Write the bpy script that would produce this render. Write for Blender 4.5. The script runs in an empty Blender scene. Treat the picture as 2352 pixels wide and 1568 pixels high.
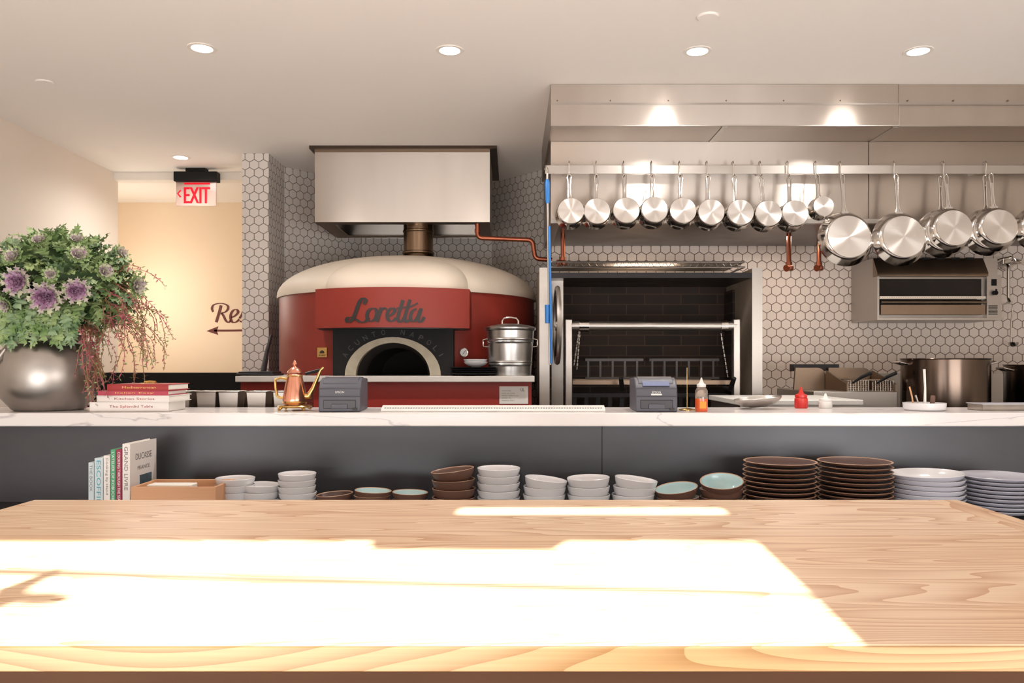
import bpy, bmesh, math, random
from mathutils import Vector, Matrix
random.seed(7)
F=1829.0; CZ=1.25
def X(px,Y): return (px-1176)*Y/F
def Z(py,Y): return CZ-(py-835)*Y/F
def C(r,g,b):
    f=lambda c:((c/255)/12.92 if c/255<=0.04045 else ((c/255+0.055)/1.055)**2.4)
    return (f(r),f(g),f(b),1)
sc=bpy.context.scene
col=sc.collection
try:
    sc.view_settings.view_transform='Standard'; sc.view_settings.look='None'
    sc.view_settings.exposure=0.0
except Exception as e: print(e)

# ---------------- materials
def newmat(name):
    m=bpy.data.materials.new(name); m.use_nodes=True
    return m,m.node_tree,m.node_tree.nodes['Principled BSDF']
def mat(name,c,rough=0.5,metal=0.0,noise=0.0,nscale=20,stretch=(1,1,1),bump=0.0,emit=None,es=0,trans=0,coat=0,spec=None,c2=None,aniso=0):
    m,nt,b=newmat(name)
    b.inputs['Base Color'].default_value=c
    b.inputs['Roughness'].default_value=rough
    b.inputs['Metallic'].default_value=metal
    if spec is not None: b.inputs['Specular IOR Level'].default_value=spec
    if coat: b.inputs['Coat Weight'].default_value=coat; b.inputs['Coat Roughness'].default_value=0.1
    if trans: b.inputs['Transmission Weight'].default_value=trans
    if emit: b.inputs['Emission Color'].default_value=emit; b.inputs['Emission Strength'].default_value=es
    tc=nt.nodes.new('ShaderNodeTexCoord'); mp=nt.nodes.new('ShaderNodeMapping'); mp.inputs['Scale'].default_value=stretch
    nz=nt.nodes.new('ShaderNodeTexNoise'); nz.inputs['Scale'].default_value=nscale; nz.inputs['Detail'].default_value=4
    nt.links.new(tc.outputs['Object'],mp.inputs[0]); nt.links.new(mp.outputs[0],nz.inputs['Vector'])
    mx=nt.nodes.new('ShaderNodeMix'); mx.data_type='RGBA'
    cc=c2 if c2 else tuple(max(0,v*(1-noise)) for v in c[:3])+(1,)
    mx.inputs[6].default_value=cc; mx.inputs[7].default_value=c
    nt.links.new(nz.outputs['Fac'],mx.inputs[0]); nt.links.new(mx.outputs[2],b.inputs['Base Color'])
    if metal>0.5 and noise>0:
        mr=nt.nodes.new('ShaderNodeMapRange'); mr.inputs['To Min'].default_value=max(0.03,rough-0.08); mr.inputs['To Max'].default_value=rough+0.1
        nt.links.new(nz.outputs['Fac'],mr.inputs['Value']); nt.links.new(mr.outputs[0],b.inputs['Roughness'])
    if bump:
        bp=nt.nodes.new('ShaderNodeBump'); bp.inputs['Strength'].default_value=bump; bp.inputs['Distance'].default_value=0.002
        nt.links.new(nz.outputs['Fac'],bp.inputs['Height']); nt.links.new(bp.outputs[0],b.inputs['Normal'])
    if aniso:
        b.inputs['Anisotropic'].default_value=aniso
        t=nt.nodes.new('ShaderNodeTangent'); t.direction_type='UV_MAP'; t.uv_map='brush'
        nt.links.new(t.outputs[0],b.inputs['Tangent'])
    return m

M_wall=mat('wall_paint',C(238,228,216),0.75,noise=0.03,nscale=2)
M_ceil=mat('ceiling_paint',C(247,242,237),0.8,noise=0.02,nscale=1.5)
M_corr=mat('corridor_paint',C(236,216,190),0.7,noise=0.04,nscale=2)
M_white=mat('white_paint',C(240,234,226),0.5,noise=0.02)
M_floor=mat('floor_concrete',C(150,140,130),0.5,noise=0.2,nscale=6)
M_steel=mat('brushed_steel',C(190,184,178),0.38,1.0,noise=0.14,nscale=8,stretch=(1,1,30),bump=0.03)
M_steelv=mat('hood_steel',C(204,194,185),0.34,1.0,noise=0.24,nscale=1.6,stretch=(3.2,1,0.4),aniso=0.94)
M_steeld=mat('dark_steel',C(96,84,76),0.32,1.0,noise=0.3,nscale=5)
M_mid=mat('tarnished_steel',C(150,130,112),0.36,1.0,noise=0.3,nscale=5)
M_pol=mat('polished_steel',C(222,217,212),0.12,1.0,noise=0.05)
M_spotsteel=mat('worn_steel_pot',C(188,182,177),0.36,1.0,noise=0.45,nscale=9,bump=0.15)
M_galv=mat('galvanized_steel',C(180,178,176),0.3,1.0,noise=0.2,nscale=14)
M_copper=mat('copper_pipe',C(176,104,80),0.3,1.0,noise=0.45,nscale=10)
M_copperk=mat('copper_bright',C(238,168,142),0.22,1.0,noise=0.12,nscale=12)
M_brass=mat('brass',C(222,184,116),0.22,1.0,noise=0.1)
M_blacksteel=mat('blackened_steel_panel',C(80,80,85),0.38,0.4,noise=0.55,nscale=2.0,stretch=(1,1,1.5))
M_black=mat('matte_black',C(25,24,25),0.6,noise=0.2,spec=0.2)
M_char=mat('charcoal_metal',C(46,44,46),0.45,0.5,noise=0.3,nscale=8)
M_red=mat('oven_red_plaster',C(134,45,35),0.42,noise=0.1,nscale=5,bump=0.08,spec=.35)
M_redb=mat('oven_base_red',C(156,50,44),0.42,noise=0.05,nscale=4,spec=.35)
M_cream=mat('oven_cream_plaster',C(210,197,180),0.6,noise=0.1,nscale=7,bump=0.15)
M_stone=mat('oven_arch_stone',C(180,170,150),0.55,0.2,noise=0.4,nscale=25)
M_soot=mat('sooty_masonry',C(52,43,37),0.9,noise=0.6,nscale=9,bump=0.4)
M_deck=mat('deck_marble',C(208,202,196),0.3,noise=0.15,nscale=6)
M_cer=mat('white_ceramic',C(216,214,216),0.18,noise=0.02,coat=0.3)
M_cergrey=mat('pale_grey_ceramic',C(188,186,196),0.22,noise=0.03,coat=0.3)
M_brown=mat('brown_stoneware',C(104,74,62),0.42,noise=0.12,nscale=15)
M_brownd=mat('dark_brown_glaze',C(84,60,52),0.35,noise=0.1,nscale=10)
M_blueg=mat('pale_blue_glaze',C(176,204,206),0.2,noise=0.05,nscale=10,coat=0.3)
M_tan=mat('tan_rim',C(180,142,114),0.4,noise=0.1)
M_prn=mat('printer_plastic',C(76,76,86),0.45,noise=0.05,nscale=60)
M_prnd=mat('printer_dark',C(36,36,42),0.35,noise=0.05)
M_paper=mat('paper',C(232,228,220),0.8,noise=0.04,nscale=30,stretch=(1,1,12))
M_blue=mat('blue_plastic',C(36,110,180),0.4,noise=0.05)
M_redp=mat('red_plastic',C(205,45,38),0.35,noise=0.05)
M_whp=mat('white_plastic',C(228,226,222),0.35,noise=0.02)
M_orange=mat('hot_sauce',C(225,90,30),0.25,noise=0.2,nscale=20,coat=0.6)
M_clear=mat('clear_plastic',C(235,225,215),0.08,noise=0.02,trans=0.85)
M_book_r=mat('red_book_cloth',C(160,48,48),0.6,noise=0.08)
M_book_p=mat('rose_book_cloth',C(180,66,84),0.6,noise=0.08)
M_book_w=mat('white_book_cover',C(224,217,212),0.4,noise=0.03)
M_book_g=mat('green_book_cover',C(74,155,112),0.45,noise=0.05)
M_book_m=mat('magenta_book_cover',C(150,28,68),0.45,noise=0.05)
M_book_b=mat('pale_blue_book_cover',C(194,206,210),0.45,noise=0.05)
M_teal=mat('teal_ink',C(60,150,165),0.5)
M_ink=mat('black_ink',C(34,28,28),0.5)
M_maroon=mat('maroon_ink',C(96,34,26),0.6)
M_goldtxt=mat('grey_engraving',C(54,50,48),0.5)
M_gtext=mat('grey_ink',C(110,104,102),0.5)
M_dots=mat('rail_dots',C(130,128,130),0.4)
M_pic=mat('cover_picture',C(90,110,130),0.5,noise=0.9,nscale=60,c2=C(50,55,25))
M_boxw=mat('box_wood',C(208,156,116),0.55,noise=0.15,nscale=6,stretch=(1,8,14))
M_exit=mat('exit_red',C(170,5,15),0.5,emit=C(255,30,50),es=0.85,spec=0.1)
M_glass=mat('sign_acrylic',C(200,176,166),0.15,noise=0.02,trans=0.5)
M_lens=mat('lamp_lens',C(255,245,230),0.4,emit=C(255,243,230),es=24)
M_fridge=mat('flue_steel',C(140,118,98),0.22,1.0,noise=0.35,nscale=6)
M_rope=mat('chain_steel',C(170,165,160),0.35,1.0)

def aniso(name):
    m,nt,b=newmat(name)
    b.inputs['Base Color'].default_value=C(222,217,213); b.inputs['Metallic'].default_value=1
    b.inputs['Roughness'].default_value=0.3; b.inputs['Anisotropic'].default_value=0.88
    t=nt.nodes.new('ShaderNodeTangent'); t.direction_type='RADIAL'; t.axis='Y'
    nt.links.new(t.outputs[0],b.inputs['Tangent'])
    return m
M_spun=aniso('spun_steel_base')

def leafmat(name,a,bcol,sc_=9):
    m,nt,b=newmat(name)
    g=nt.nodes.new('ShaderNodeTexCoord'); n=nt.nodes.new('ShaderNodeTexNoise'); n.inputs['Scale'].default_value=sc_; n.inputs['Detail'].default_value=5
    nt.links.new(g.outputs['Object'],n.inputs['Vector'])
    r=nt.nodes.new('ShaderNodeValToRGB'); r.color_ramp.elements[0].position=0.35; r.color_ramp.elements[1].position=0.65
    r.color_ramp.elements[0].color=a; r.color_ramp.elements[1].color=bcol
    nt.links.new(n.outputs['Fac'],r.inputs[0]); nt.links.new(r.outputs[0],b.inputs['Base Color'])
    b.inputs['Roughness'].default_value=0.55
    return m
M_leaf=leafmat('kale_green',C(98,130,72),C(160,180,124),14)
M_leaf2=leafmat('kale_greygreen',C(98,128,88),C(150,172,134),14)
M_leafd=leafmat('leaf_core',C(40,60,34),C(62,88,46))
M_purple=leafmat('kale_purple',C(116,66,104),C(184,150,176),2.2)
M_lilac=leafmat('kale_lilac',C(164,134,158),C(190,196,158),2.2)
M_spr=leafmat('red_sprig',C(182,82,108),C(138,118,70),12)

def hexmat(name,size,tile,grout,gw=0.045):
    m,nt,b=newmat(name); N=nt.nodes; L=nt.links
    tc=N.new('ShaderNodeTexCoord'); sp=N.new('ShaderNodeSeparateXYZ'); L.new(tc.outputs['Object'],sp.inputs[0])
    def math_(op,a,b_=None,c_=None):
        n=N.new('ShaderNodeMath'); n.operation=op
        for i,v in enumerate((a,b_,c_)):
            if v is None: continue
            if isinstance(v,(int,float)): n.inputs[i].default_value=v
            else: L.new(v,n.inputs[i])
        return n.outputs[0]
    u=math_('MULTIPLY_ADD',math_('ADD',sp.outputs[0],sp.outputs[1]),1/size,200.0)
    v=math_('MULTIPLY_ADD',sp.outputs[2],1/size,173.20508)
    ds=[]
    for off in (0,1):
        uu=math_('ADD',u,0.5*off); vv=math_('ADD',v,0.8660254*off)
        a=math_('ABSOLUTE',math_('SUBTRACT',math_('MODULO',uu,1.0),0.5))
        c=math_('ABSOLUTE',math_('SUBTRACT',math_('MODULO',vv,1.7320508),0.8660254))
        d=math_('MAXIMUM',a,math_('ADD',math_('MULTIPLY',a,0.5),math_('MULTIPLY',c,0.8660254)))
        ds.append(d)
    d=math_('MINIMUM',ds[0],ds[1])
    mr=N.new('ShaderNodeMapRange'); mr.inputs['From Min'].default_value=0.5-gw-0.012; mr.inputs['From Max'].default_value=0.5-gw+0.012
    L.new(d,mr.inputs['Value'])
    mx=N.new('ShaderNodeMix'); mx.data_type='RGBA'; mx.inputs[6].default_value=tile; mx.inputs[7].default_value=grout
    L.new(mr.outputs[0],mx.inputs[0]); L.new(mx.outputs[2],b.inputs['Base Color'])
    r2=N.new('ShaderNodeMapRange'); r2.inputs['To Min'].default_value=0.28; r2.inputs['To Max'].default_value=0.9
    L.new(mr.outputs[0],r2.inputs['Value']); L.new(r2.outputs[0],b.inputs['Roughness'])
    bp=N.new('ShaderNodeBump'); bp.inputs['Strength'].default_value=0.4; bp.inputs['Distance'].default_value=0.003; bp.invert=True
    L.new(mr.outputs[0],bp.inputs['Height']); L.new(bp.outputs[0],b.inputs['Normal'])
    return m
M_hex=hexmat('hex_tile_alcove',0.060,C(222,215,210),C(108,100,95),.034)
M_hexc=hexmat('hex_tile_kitchen',0.062,C(228,215,205),C(112,92,82),.034)

def woodmat(name,a,bcol,c3):
    m,nt,b=newmat(name); N=nt.nodes; L=nt.links
    tc=N.new('ShaderNodeTexCoord'); sp=N.new('ShaderNodeSeparateXYZ'); L.new(tc.outputs['Object'],sp.inputs[0])
    fl=N.new('ShaderNodeMath'); fl.operation='MULTIPLY'; fl.inputs[1].default_value=1/0.235
    ad=N.new('ShaderNodeMath'); ad.operation='ADD'; ad.inputs[1].default_value=0.37
    L.new(sp.outputs[1],ad.inputs[0]); L.new(ad.outputs[0],fl.inputs[0])
    f2=N.new('ShaderNodeMath'); f2.operation='FLOOR'; L.new(fl.outputs[0],f2.inputs[0])
    fr=N.new('ShaderNodeMath'); fr.operation='FRACT'; L.new(fl.outputs[0],fr.inputs[0])
    wn=N.new('ShaderNodeTexWhiteNoise'); wn.noise_dimensions='1D'; L.new(f2.outputs[0],wn.inputs['W'])
    cb=N.new('ShaderNodeCombineXYZ')
    mu=N.new('ShaderNodeMath'); mu.operation='MULTIPLY_ADD'; mu.inputs[1].default_value=0.75; L.new(sp.outputs[0],mu.inputs[0])
    m5=N.new('ShaderNodeMath'); m5.operation='MULTIPLY'; m5.inputs[1].default_value=9; L.new(wn.outputs[0],m5.inputs[0]); L.new(m5.outputs[0],mu.inputs[2])
    my=N.new('ShaderNodeMath'); my.operation='MULTIPLY'; my.inputs[1].default_value=7.5; L.new(sp.outputs[1],my.inputs[0])
    mz=N.new('ShaderNodeMath'); mz.operation='MULTIPLY'; mz.inputs[1].default_value=6.0; L.new(sp.outputs[2],mz.inputs[0])
    L.new(mu.outputs[0],cb.inputs[0]); L.new(my.outputs[0],cb.inputs[1]); L.new(mz.outputs[0],cb.inputs[2])
    nz=N.new('ShaderNodeTexNoise'); nz.inputs['Scale'].default_value=1.0; nz.inputs['Detail'].default_value=1.2; nz.inputs['Roughness'].default_value=0.35
    L.new(cb.outputs[0],nz.inputs['Vector'])
    k=N.new('ShaderNodeMath'); k.operation='MULTIPLY'; k.inputs[1].default_value=24; L.new(nz.outputs['Fac'],k.inputs[0])
    kf=N.new('ShaderNodeMath'); kf.operation='FRACT'; L.new(k.outputs[0],kf.inputs[0])
    kp=N.new('ShaderNodeMath'); kp.operation='POWER'; kp.inputs[1].default_value=2.0; L.new(kf.outputs[0],kp.inputs[0])
    fine=N.new('ShaderNodeTexNoise'); fine.inputs['Scale'].default_value=1; fine.inputs['Detail'].default_value=3
    mp=N.new('ShaderNodeMapping'); mp.inputs['Scale'].default_value=(5,240,240); L.new(tc.outputs['Object'],mp.inputs[0]); L.new(mp.outputs[0],fine.inputs['Vector'])
    sm=N.new('ShaderNodeMath'); sm.operation='MULTIPLY_ADD'; sm.inputs[1].default_value=0.68; L.new(kp.outputs[0],sm.inputs[0])
    fm=N.new('ShaderNodeMath'); fm.operation='MULTIPLY'; fm.inputs[1].default_value=0.55; L.new(fine.outputs['Fac'],fm.inputs[0]); L.new(fm.outputs[0],sm.inputs[2])
    rp=N.new('ShaderNodeValToRGB'); e=rp.color_ramp.elements; e[0].position=0.2; e[0].color=a; e[1].position=0.98; e[1].color=bcol
    L.new(sm.outputs[0],rp.inputs[0])
    mx=N.new('ShaderNodeMix'); mx.data_type='RGBA'; mx.blend_type='MULTIPLY'; mx.inputs[0].default_value=1
    rb=N.new('ShaderNodeValToRGB'); rb.color_ramp.elements[0].color=c3; rb.color_ramp.elements[1].color=(1,1,1,1)
    L.new(wn.outputs[0],rb.inputs[0]); L.new(rp.outputs[0],mx.inputs[6]); L.new(rb.outputs[0],mx.inputs[7])
    lt=N.new('ShaderNodeMath'); lt.operation='LESS_THAN'; lt.inputs[1].default_value=0.009; L.new(fr.outputs[0],lt.inputs[0])
    mj=N.new('ShaderNodeMix'); mj.data_type='RGBA'; mj.inputs[7].default_value=C(176,125,88); L.new(lt.outputs[0],mj.inputs[0]); L.new(mx.outputs[2],mj.inputs[6])
    L.new(mj.outputs[2],b.inputs['Base Color']); b.inputs['Roughness'].default_value=0.36
    return m
M_wood=woodmat('ash_wood',C(232,208,180),C(194,150,114),(0.93,0.86,0.79,1))
M_woode=woodmat('ash_wood_edge_shaded',C(188,156,110),C(156,116,70),(0.95,0.9,0.85,1))  # darker copy of the ash, shade on the front face put into its colour

def marblemat():
    m,nt,b=newmat('white_marble'); N=nt.nodes; L=nt.links
    tc=N.new('ShaderNodeTexCoord'); mp=N.new('ShaderNodeMapping'); mp.inputs['Scale'].default_value=(1.0,2.5,5); mp.inputs['Rotation'].default_value=(0,0.12,0.1)
    L.new(tc.outputs['Object'],mp.inputs[0])
    nz=N.new('ShaderNodeTexNoise'); nz.inputs['Scale'].default_value=1.3; nz.inputs['Detail'].default_value=6; nz.inputs['Distortion'].default_value=0.8
    L.new(mp.outputs[0],nz.inputs['Vector'])
    s=N.new('ShaderNodeMath'); s.operation='SUBTRACT'; s.inputs[1].default_value=0.5; L.new(nz.outputs['Fac'],s.inputs[0])
    a=N.new('ShaderNodeMath'); a.operation='ABSOLUTE'; L.new(s.outputs[0],a.inputs[0])
    r=N.new('ShaderNodeValToRGB'); e=r.color_ramp.elements; e[0].position=0.0; e[0].color=C(190,184,184); e[1].position=0.012; e[1].color=C(224,218,216)
    L.new(a.outputs[0],r.inputs[0]); L.new(r.outputs[0],b.inputs['Base Color']); b.inputs['Roughness'].default_value=0.2
    return m
M_marble=marblemat()
def brickmat():
    m,nt,b=newmat('fire_brick'); N=nt.nodes; L=nt.links
    tc=N.new('ShaderNodeTexCoord'); sp=N.new('ShaderNodeSeparateXYZ'); L.new(tc.outputs['Object'],sp.inputs[0])
    ad=N.new('ShaderNodeMath'); ad.operation='ADD'; L.new(sp.outputs[0],ad.inputs[0]); L.new(sp.outputs[1],ad.inputs[1])
    cb=N.new('ShaderNodeCombineXYZ'); L.new(ad.outputs[0],cb.inputs[0]); L.new(sp.outputs[2],cb.inputs[1])
    br=N.new('ShaderNodeTexBrick'); br.inputs['Scale'].default_value=1; br.inputs['Brick Width'].default_value=0.23; br.inputs['Row Height'].default_value=0.065; br.inputs['Mortar Size'].default_value=0.003
    br.inputs['Color1'].default_value=C(52,37,29); br.inputs['Color2'].default_value=C(37,27,22); br.inputs['Mortar'].default_value=C(76,55,41)
    L.new(cb.outputs[0],br.inputs['Vector']); L.new(br.outputs['Color'],b.inputs['Base Color']); b.inputs['Roughness'].default_value=0.8
    return m
M_brick=brickmat()
M_firec=mat('cream_fire_brick',C(164,148,131),0.8,noise=0.45,nscale=6)

# ---------------- mesh builder
class MB:
    def __init__(s): s.v=[]; s.f=[]; s.m=[]
    def add(s,vs,fs,mi=0):
        o=len(s.v); s.v+= [Vector(v) for v in vs]
        for k,f in enumerate(fs):
            s.f.append(tuple(i+o for i in f)); s.m.append(mi if isinstance(mi,int) else mi[k])
        return s
    def box(s,x0,x1,y0,y1,z0,z1,mi=0):
        vs=[(x,y,z) for x in (x0,x1) for y in (y0,y1) for z in (z0,z1)]
        return s.add(vs,[(0,1,3,2),(4,6,7,5),(0,4,5,1),(2,3,7,6),(0,2,6,4),(1,5,7,3)],mi)
    def lathe(s,prof,c=(0,0,0),seg=32,axis='Z',mi=0,mis=None,sx=1,sy=1):
        rings=[];vs=[];fs=[];ms=[]
        for r,z in prof:
            if r<1e-6: rings.append([len(vs)]); vs.append((0,0,z))
            else:
                rings.append(list(range(len(vs),len(vs)+seg)))
                for i in range(seg):
                    a=2*math.pi*i/seg; vs.append((r*math.cos(a)*sx,r*math.sin(a)*sy,z))
        for k in range(len(rings)-1):
            A,B=rings[k],rings[k+1]; m_=mis[k] if mis else mi
            if len(A)==1 and len(B)==1: continue
            for i in range(seg):
                j=(i+1)%seg
                if len(A)==1: fs.append((A[0],B[j],B[i]))
                elif len(B)==1: fs.append((A[i],A[j],B[0]))
                else: fs.append((A[i],A[j],B[j],B[i]))
                ms.append(m_)
        if axis=='Y': vs=[(x,z,y) for x,y,z in vs]
        if axis=='X': vs=[(z,x,y) for x,y,z in vs]
        vs=[(x+c[0],y+c[1],z+c[2]) for x,y,z in vs]
        return s.add(vs,fs,ms)
    def cyl(s,r,z0,z1,c=(0,0,0),seg=24,axis='Z',mi=0):
        return s.lathe([(0,z0),(r,z0),(r,z1),(0,z1)],c,seg,axis,mi)
    def tube(s,pts,r,seg=8,closed=False,mi=0):
        P=[Vector(p) for p in pts]; n=len(P)
        R=r if isinstance(r,(list,tuple)) else [r]*n
        T=[]
        for i in range(n):
            if closed: d=P[(i+1)%n]-P[i-1]
            else: d=P[min(i+1,n-1)]-P[max(i-1,0)]
            if d.length<1e-9: d=Vector((0,0,1))
            T.append(d.normalized())
        ref=Vector((0,0,1)) if abs(T[0].z)<0.9 else Vector((1,0,0))
        nrm=T[0].cross(ref).normalized(); vs=[];fs=[]
        for i in range(n):
            nrm=(nrm-T[i]*nrm.dot(T[i]))
            if nrm.length<1e-6: nrm=T[i].orthogonal()
            nrm.normalize(); bn=T[i].cross(nrm)
            for k in range(seg):
                a=2*math.pi*k/seg; vs.append(P[i]+(nrm*math.cos(a)+bn*math.sin(a))*R[i])
        for i in range(n if closed else n-1):
            j=(i+1)%n
            for k in range(seg):
                l=(k+1)%seg; fs.append((i*seg+k,i*seg+l,j*seg+l,j*seg+k))
        if not closed:
            fs.append(tuple(range(seg-1,-1,-1))); fs.append(tuple((n-1)*seg+k for k in range(seg)))
        return s.add(vs,fs,mi)
    def prism(s,poly,a0,a1,axis='Z',mi=0):
        n=len(poly)
        f={'Z':lambda p,a:(p[0],p[1],a),'X':lambda p,a:(a,p[0],p[1]),'Y':lambda p,a:(p[0],a,p[1])}[axis]
        vs=[f(p,a0) for p in poly]+[f(p,a1) for p in poly]
        fs=[tuple(range(n-1,-1,-1)),tuple(range(n,2*n))]+[(i,(i+1)%n,n+(i+1)%n,n+i) for i in range(n)]
        return s.add(vs,fs,mi)
    def loft(s,rings,cap=True,mi=0):
        n=len(rings[0]); vs=[p for r in rings for p in r]; fs=[]
        for k in range(len(rings)-1):
            for i in range(n):
                j=(i+1)%n; fs.append((k*n+i,k*n+j,(k+1)*n+j,(k+1)*n+i))
        if cap: fs.append(tuple(range(n-1,-1,-1))); fs.append(tuple((len(rings)-1)*n+i for i in range(n)))
        return s.add(vs,fs,mi)
    def ribbon(s,pts,wmin,wmax,fn,closed=False,mi=0,sub=8):
        P=[Vector((p[0],p[1])) for p in pts]; n=len(P); S=[]
        rng=range(n if closed else n-1)
        for i in rng:
            if closed: p0,p1,p2,p3=P[i-1],P[i],P[(i+1)%n],P[(i+2)%n]
            else: p0,p1,p2,p3=P[max(i-1,0)],P[i],P[i+1],P[min(i+2,n-1)]
            for k in range(sub):
                t=k/sub
                S.append(0.5*((2*p1)+(p2-p0)*t+(2*p0-5*p1+4*p2-p3)*t*t+(3*p1-p0-3*p2+p3)*t**3))
        if not closed: S.append(P[-1])
        N_=len(S); vs=[];fs=[]
        for i in range(N_):
            d=(S[(i+1)%N_]-S[i-1]) if closed else S[min(i+1,N_-1)]-S[max(i-1,0)]
            if d.length<1e-6: d=Vector((1,0))
            d.normalize(); nn=Vector((-d.y,d.x)); w=wmin+(wmax-wmin)*abs(d.y)**1.3
            for sg in (-1,1):
                q=S[i]+nn*sg*w/2; vs.append(fn(q.x,q.y))
        for i in range(N_ if closed else N_-1):
            j=(i+1)%N_; fs.append((2*i,2*j,2*j+1,2*i+1))
        return s.add(vs,fs,mi)
    def text(s,body,w,h,fn,mi=0,spacing=1.0):
        cu=bpy.data.curves.new('txt','FONT'); cu.body=body; cu.space_character=spacing; cu.resolution_u=3
        o=bpy.data.objects.new('txt',cu); col.objects.link(o)
        dg=bpy.context.evaluated_depsgraph_get(); me=bpy.data.meshes.new_from_object(o.evaluated_get(dg))
        xs=[v.co.x for v in me.vertices]; ys=[v.co.y for v in me.vertices]
        if xs:
            x0,x1,y0,y1=min(xs),max(xs),min(ys),max(ys)
            s.add([fn((v.co.x-x0)/(x1-x0)*w,(v.co.y-y0)/(y1-y0)*h) for v in me.vertices],[tuple(p.vertices) for p in me.polygons],mi)
        bpy.data.objects.remove(o); bpy.data.meshes.remove(me); bpy.data.curves.remove(cu)
        return s
    def xf(s,M):
        s.v=[M@v for v in s.v]; return s
    def make(s,name,mats,parent=None,loc=(0,0,0),rot=(0,0,0),bevel=0,recalc=True,ang=35,**pr):
        me=bpy.data.meshes.new(name); me.from_pydata([tuple(v) for v in s.v],[],s.f)
        if not isinstance(mats,(list,tuple)): mats=[mats]
        for m in mats: me.materials.append(m)
        for p,i in zip(me.polygons,s.m): p.material_index=i
        me.update()
        if recalc:
            bm=bmesh.new(); bm.from_mesh(me); bmesh.ops.recalc_face_normals(bm,faces=bm.faces); bm.to_mesh(me); bm.free()
        if mats[0] is M_steelv:
            uv=me.uv_layers.new(name='brush')
            for l in me.loops:
                c=me.vertices[l.vertex_index].co; uv.data[l.index].uv=(c.z+c.y*.01,c.x+c.y*.9)
        for p in me.polygons: p.use_smooth=True
        me.set_sharp_from_angle(angle=math.radians(ang))
        o=bpy.data.objects.new(name,me); col.objects.link(o)
        o.location=loc; o.rotation_euler=rot
        if parent: o.parent=parent
        if bevel:
            b=o.modifiers.new('bev','BEVEL'); b.width=bevel; b.segments=2; b.limit_method='ANGLE'; b.angle_limit=math.radians(40)
        for k,v in pr.items():
            if v is not None: o[k]=v
        return o
def T(name,label,cat,loc=(0,0,0),rot=(0,0,0),group=None):
    e=bpy.data.objects.new(name,None); col.objects.link(e); e.location=loc; e.rotation_euler=rot; e.empty_display_size=0.05
    e['label']=label; e['category']=cat
    if group: e['group']=group
    return e
def dup(o,loc=None,rot=None,label=None,scale=None):
    n=o.copy(); col.objects.link(n)
    if loc is not None: n.location=loc
    if rot is not None: n.rotation_euler=rot
    if scale is not None: n.scale=scale
    if label: n['label']=label
    for ch in list(o.children):
        c=ch.copy(); c.parent=n; col.objects.link(c)
        for g in list(ch.children):
            h=g.copy(); h.parent=c; col.objects.link(h)
    return n
def struct(mb,name,m,**k): return mb.make(name,m,kind='structure',recalc=True,**k)

# ---------------- room shell
CH=2.62; XL=-2.85; XR=3.7; YB=-0.6
struct(MB().box(-4.2,XR+.1,YB-.1,7,-0.1,0),'floor',M_floor)
struct(MB().box(XL-.1,XR+.1,YB-.1,5.80,CH,CH+.1),'ceiling',M_ceil)
struct(MB().box(-1.76,.4,5.80,6.2,CH,CH+.1),'ceiling_alcove',M_ceil)
struct(MB().box(XL-.12,XL,YB-.1,5.76,0,CH),'wall_left',M_wall)
struct(MB().box(XR,XR+.1,YB-.1,5.2,0,CH),'wall_right',M_wall)
struct(MB().box(-4.2,-1.64,6.6,6.7,0,2.6),'wall_corridor',M_corr)
struct(MB().box(-4.3,-4.2,5.66,6.7,0,2.69),'wall_corridor_end',M_corr)
struct(MB().box(-4.2,XL-.12,5.66,5.76,0,2.72),'wall_corridor_near',M_corr)
struct(MB().box(-4.2,XL-.10,5.76,5.80,2.585,2.72),'trim_5',M_corr)
struct(MB().box(-4.2,-1.76,5.80,6.7,2.585,2.69),'ceiling_corridor',M_ceil)
struct(MB().box(XL,-1.762,5.70,5.80,2.565,CH),'trim_1',M_white)
struct(MB().box(-1.759,-1.586,5.19,5.57,0,CH),'wall_column',M_hex)
struct(MB().box(-1.74,-1.64,5.575,6.6,0,CH),'wall_corridor_right',M_corr)
def seg(name,x0,y0,x1,y1,m,z1=CH):
    L=math.hypot(x1-x0,y1-y0); a=math.atan2(y1-y0,x1-x0)
    return MB().box(0,L,0,0.06,0,z1).make(name,m,loc=(x0,y0,0),rot=(0,0,a),kind='structure')
seg('wall_alcove_left',-1.60,5.53,-1.142,6.05,M_hex)
seg('wall_alcove_back',-1.142,6.05,-.152,6.05,M_hex)
seg('wall_alcove_right',-.152,6.05,.27,5.56,M_hex)
struct(MB().box(.27,.33,5.18,5.6,0,CH),'wall_alcove_return',M_hex)
struct(MB().box(.255,XR,5.12,5.18,0,CH),'wall_back',M_hexc)
struct(MB().box(XL+.001,-1.762,5.30,5.40,0,1.19),'wall_partition',M_black)

# rear wall behind the viewer, window openings shaped to form the table's sun patch
sd=0.073; te=math.tan(math.radians(30))
YO=YB-.06
zt=0.9+(1.569-YO)*te
zs=0.9+(.999-YB)*te
jr=.4796-sd*2.169
w=MB()
w.box(XL,XR,YO,YB,0,zs)
w.box(XL,-2.5,YO,YB,zs,CH)
w.box(jr,XR,YO,YB,zs,CH)
z1=.9+(1.855-YB)*te; z2=.9+(1.928-YO)*te
w.box(-2.5,jr,YO,YB,zt,z1)
w.box(-2.5,-.13-sd*2.49,YO,YB,z1,z2)
w.box(-2.5,jr,YO,YB,z2,CH)
struct(w,'wall_rear',M_wall)
zn=.9+(1.499-YB+.02)*te
nl,nr=-.267-sd*2.1,.077-sd*2.1
struct(MB().prism([(nl-.035,zt+.01),(nl,zn),(nr,zn),(nr+.045,zt+.01)],YB-.022,YB-.018,'Y'),'shadow_block',M_char)  # unseen block hung in the opening, shaped to cast the sun patch's notch
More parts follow.
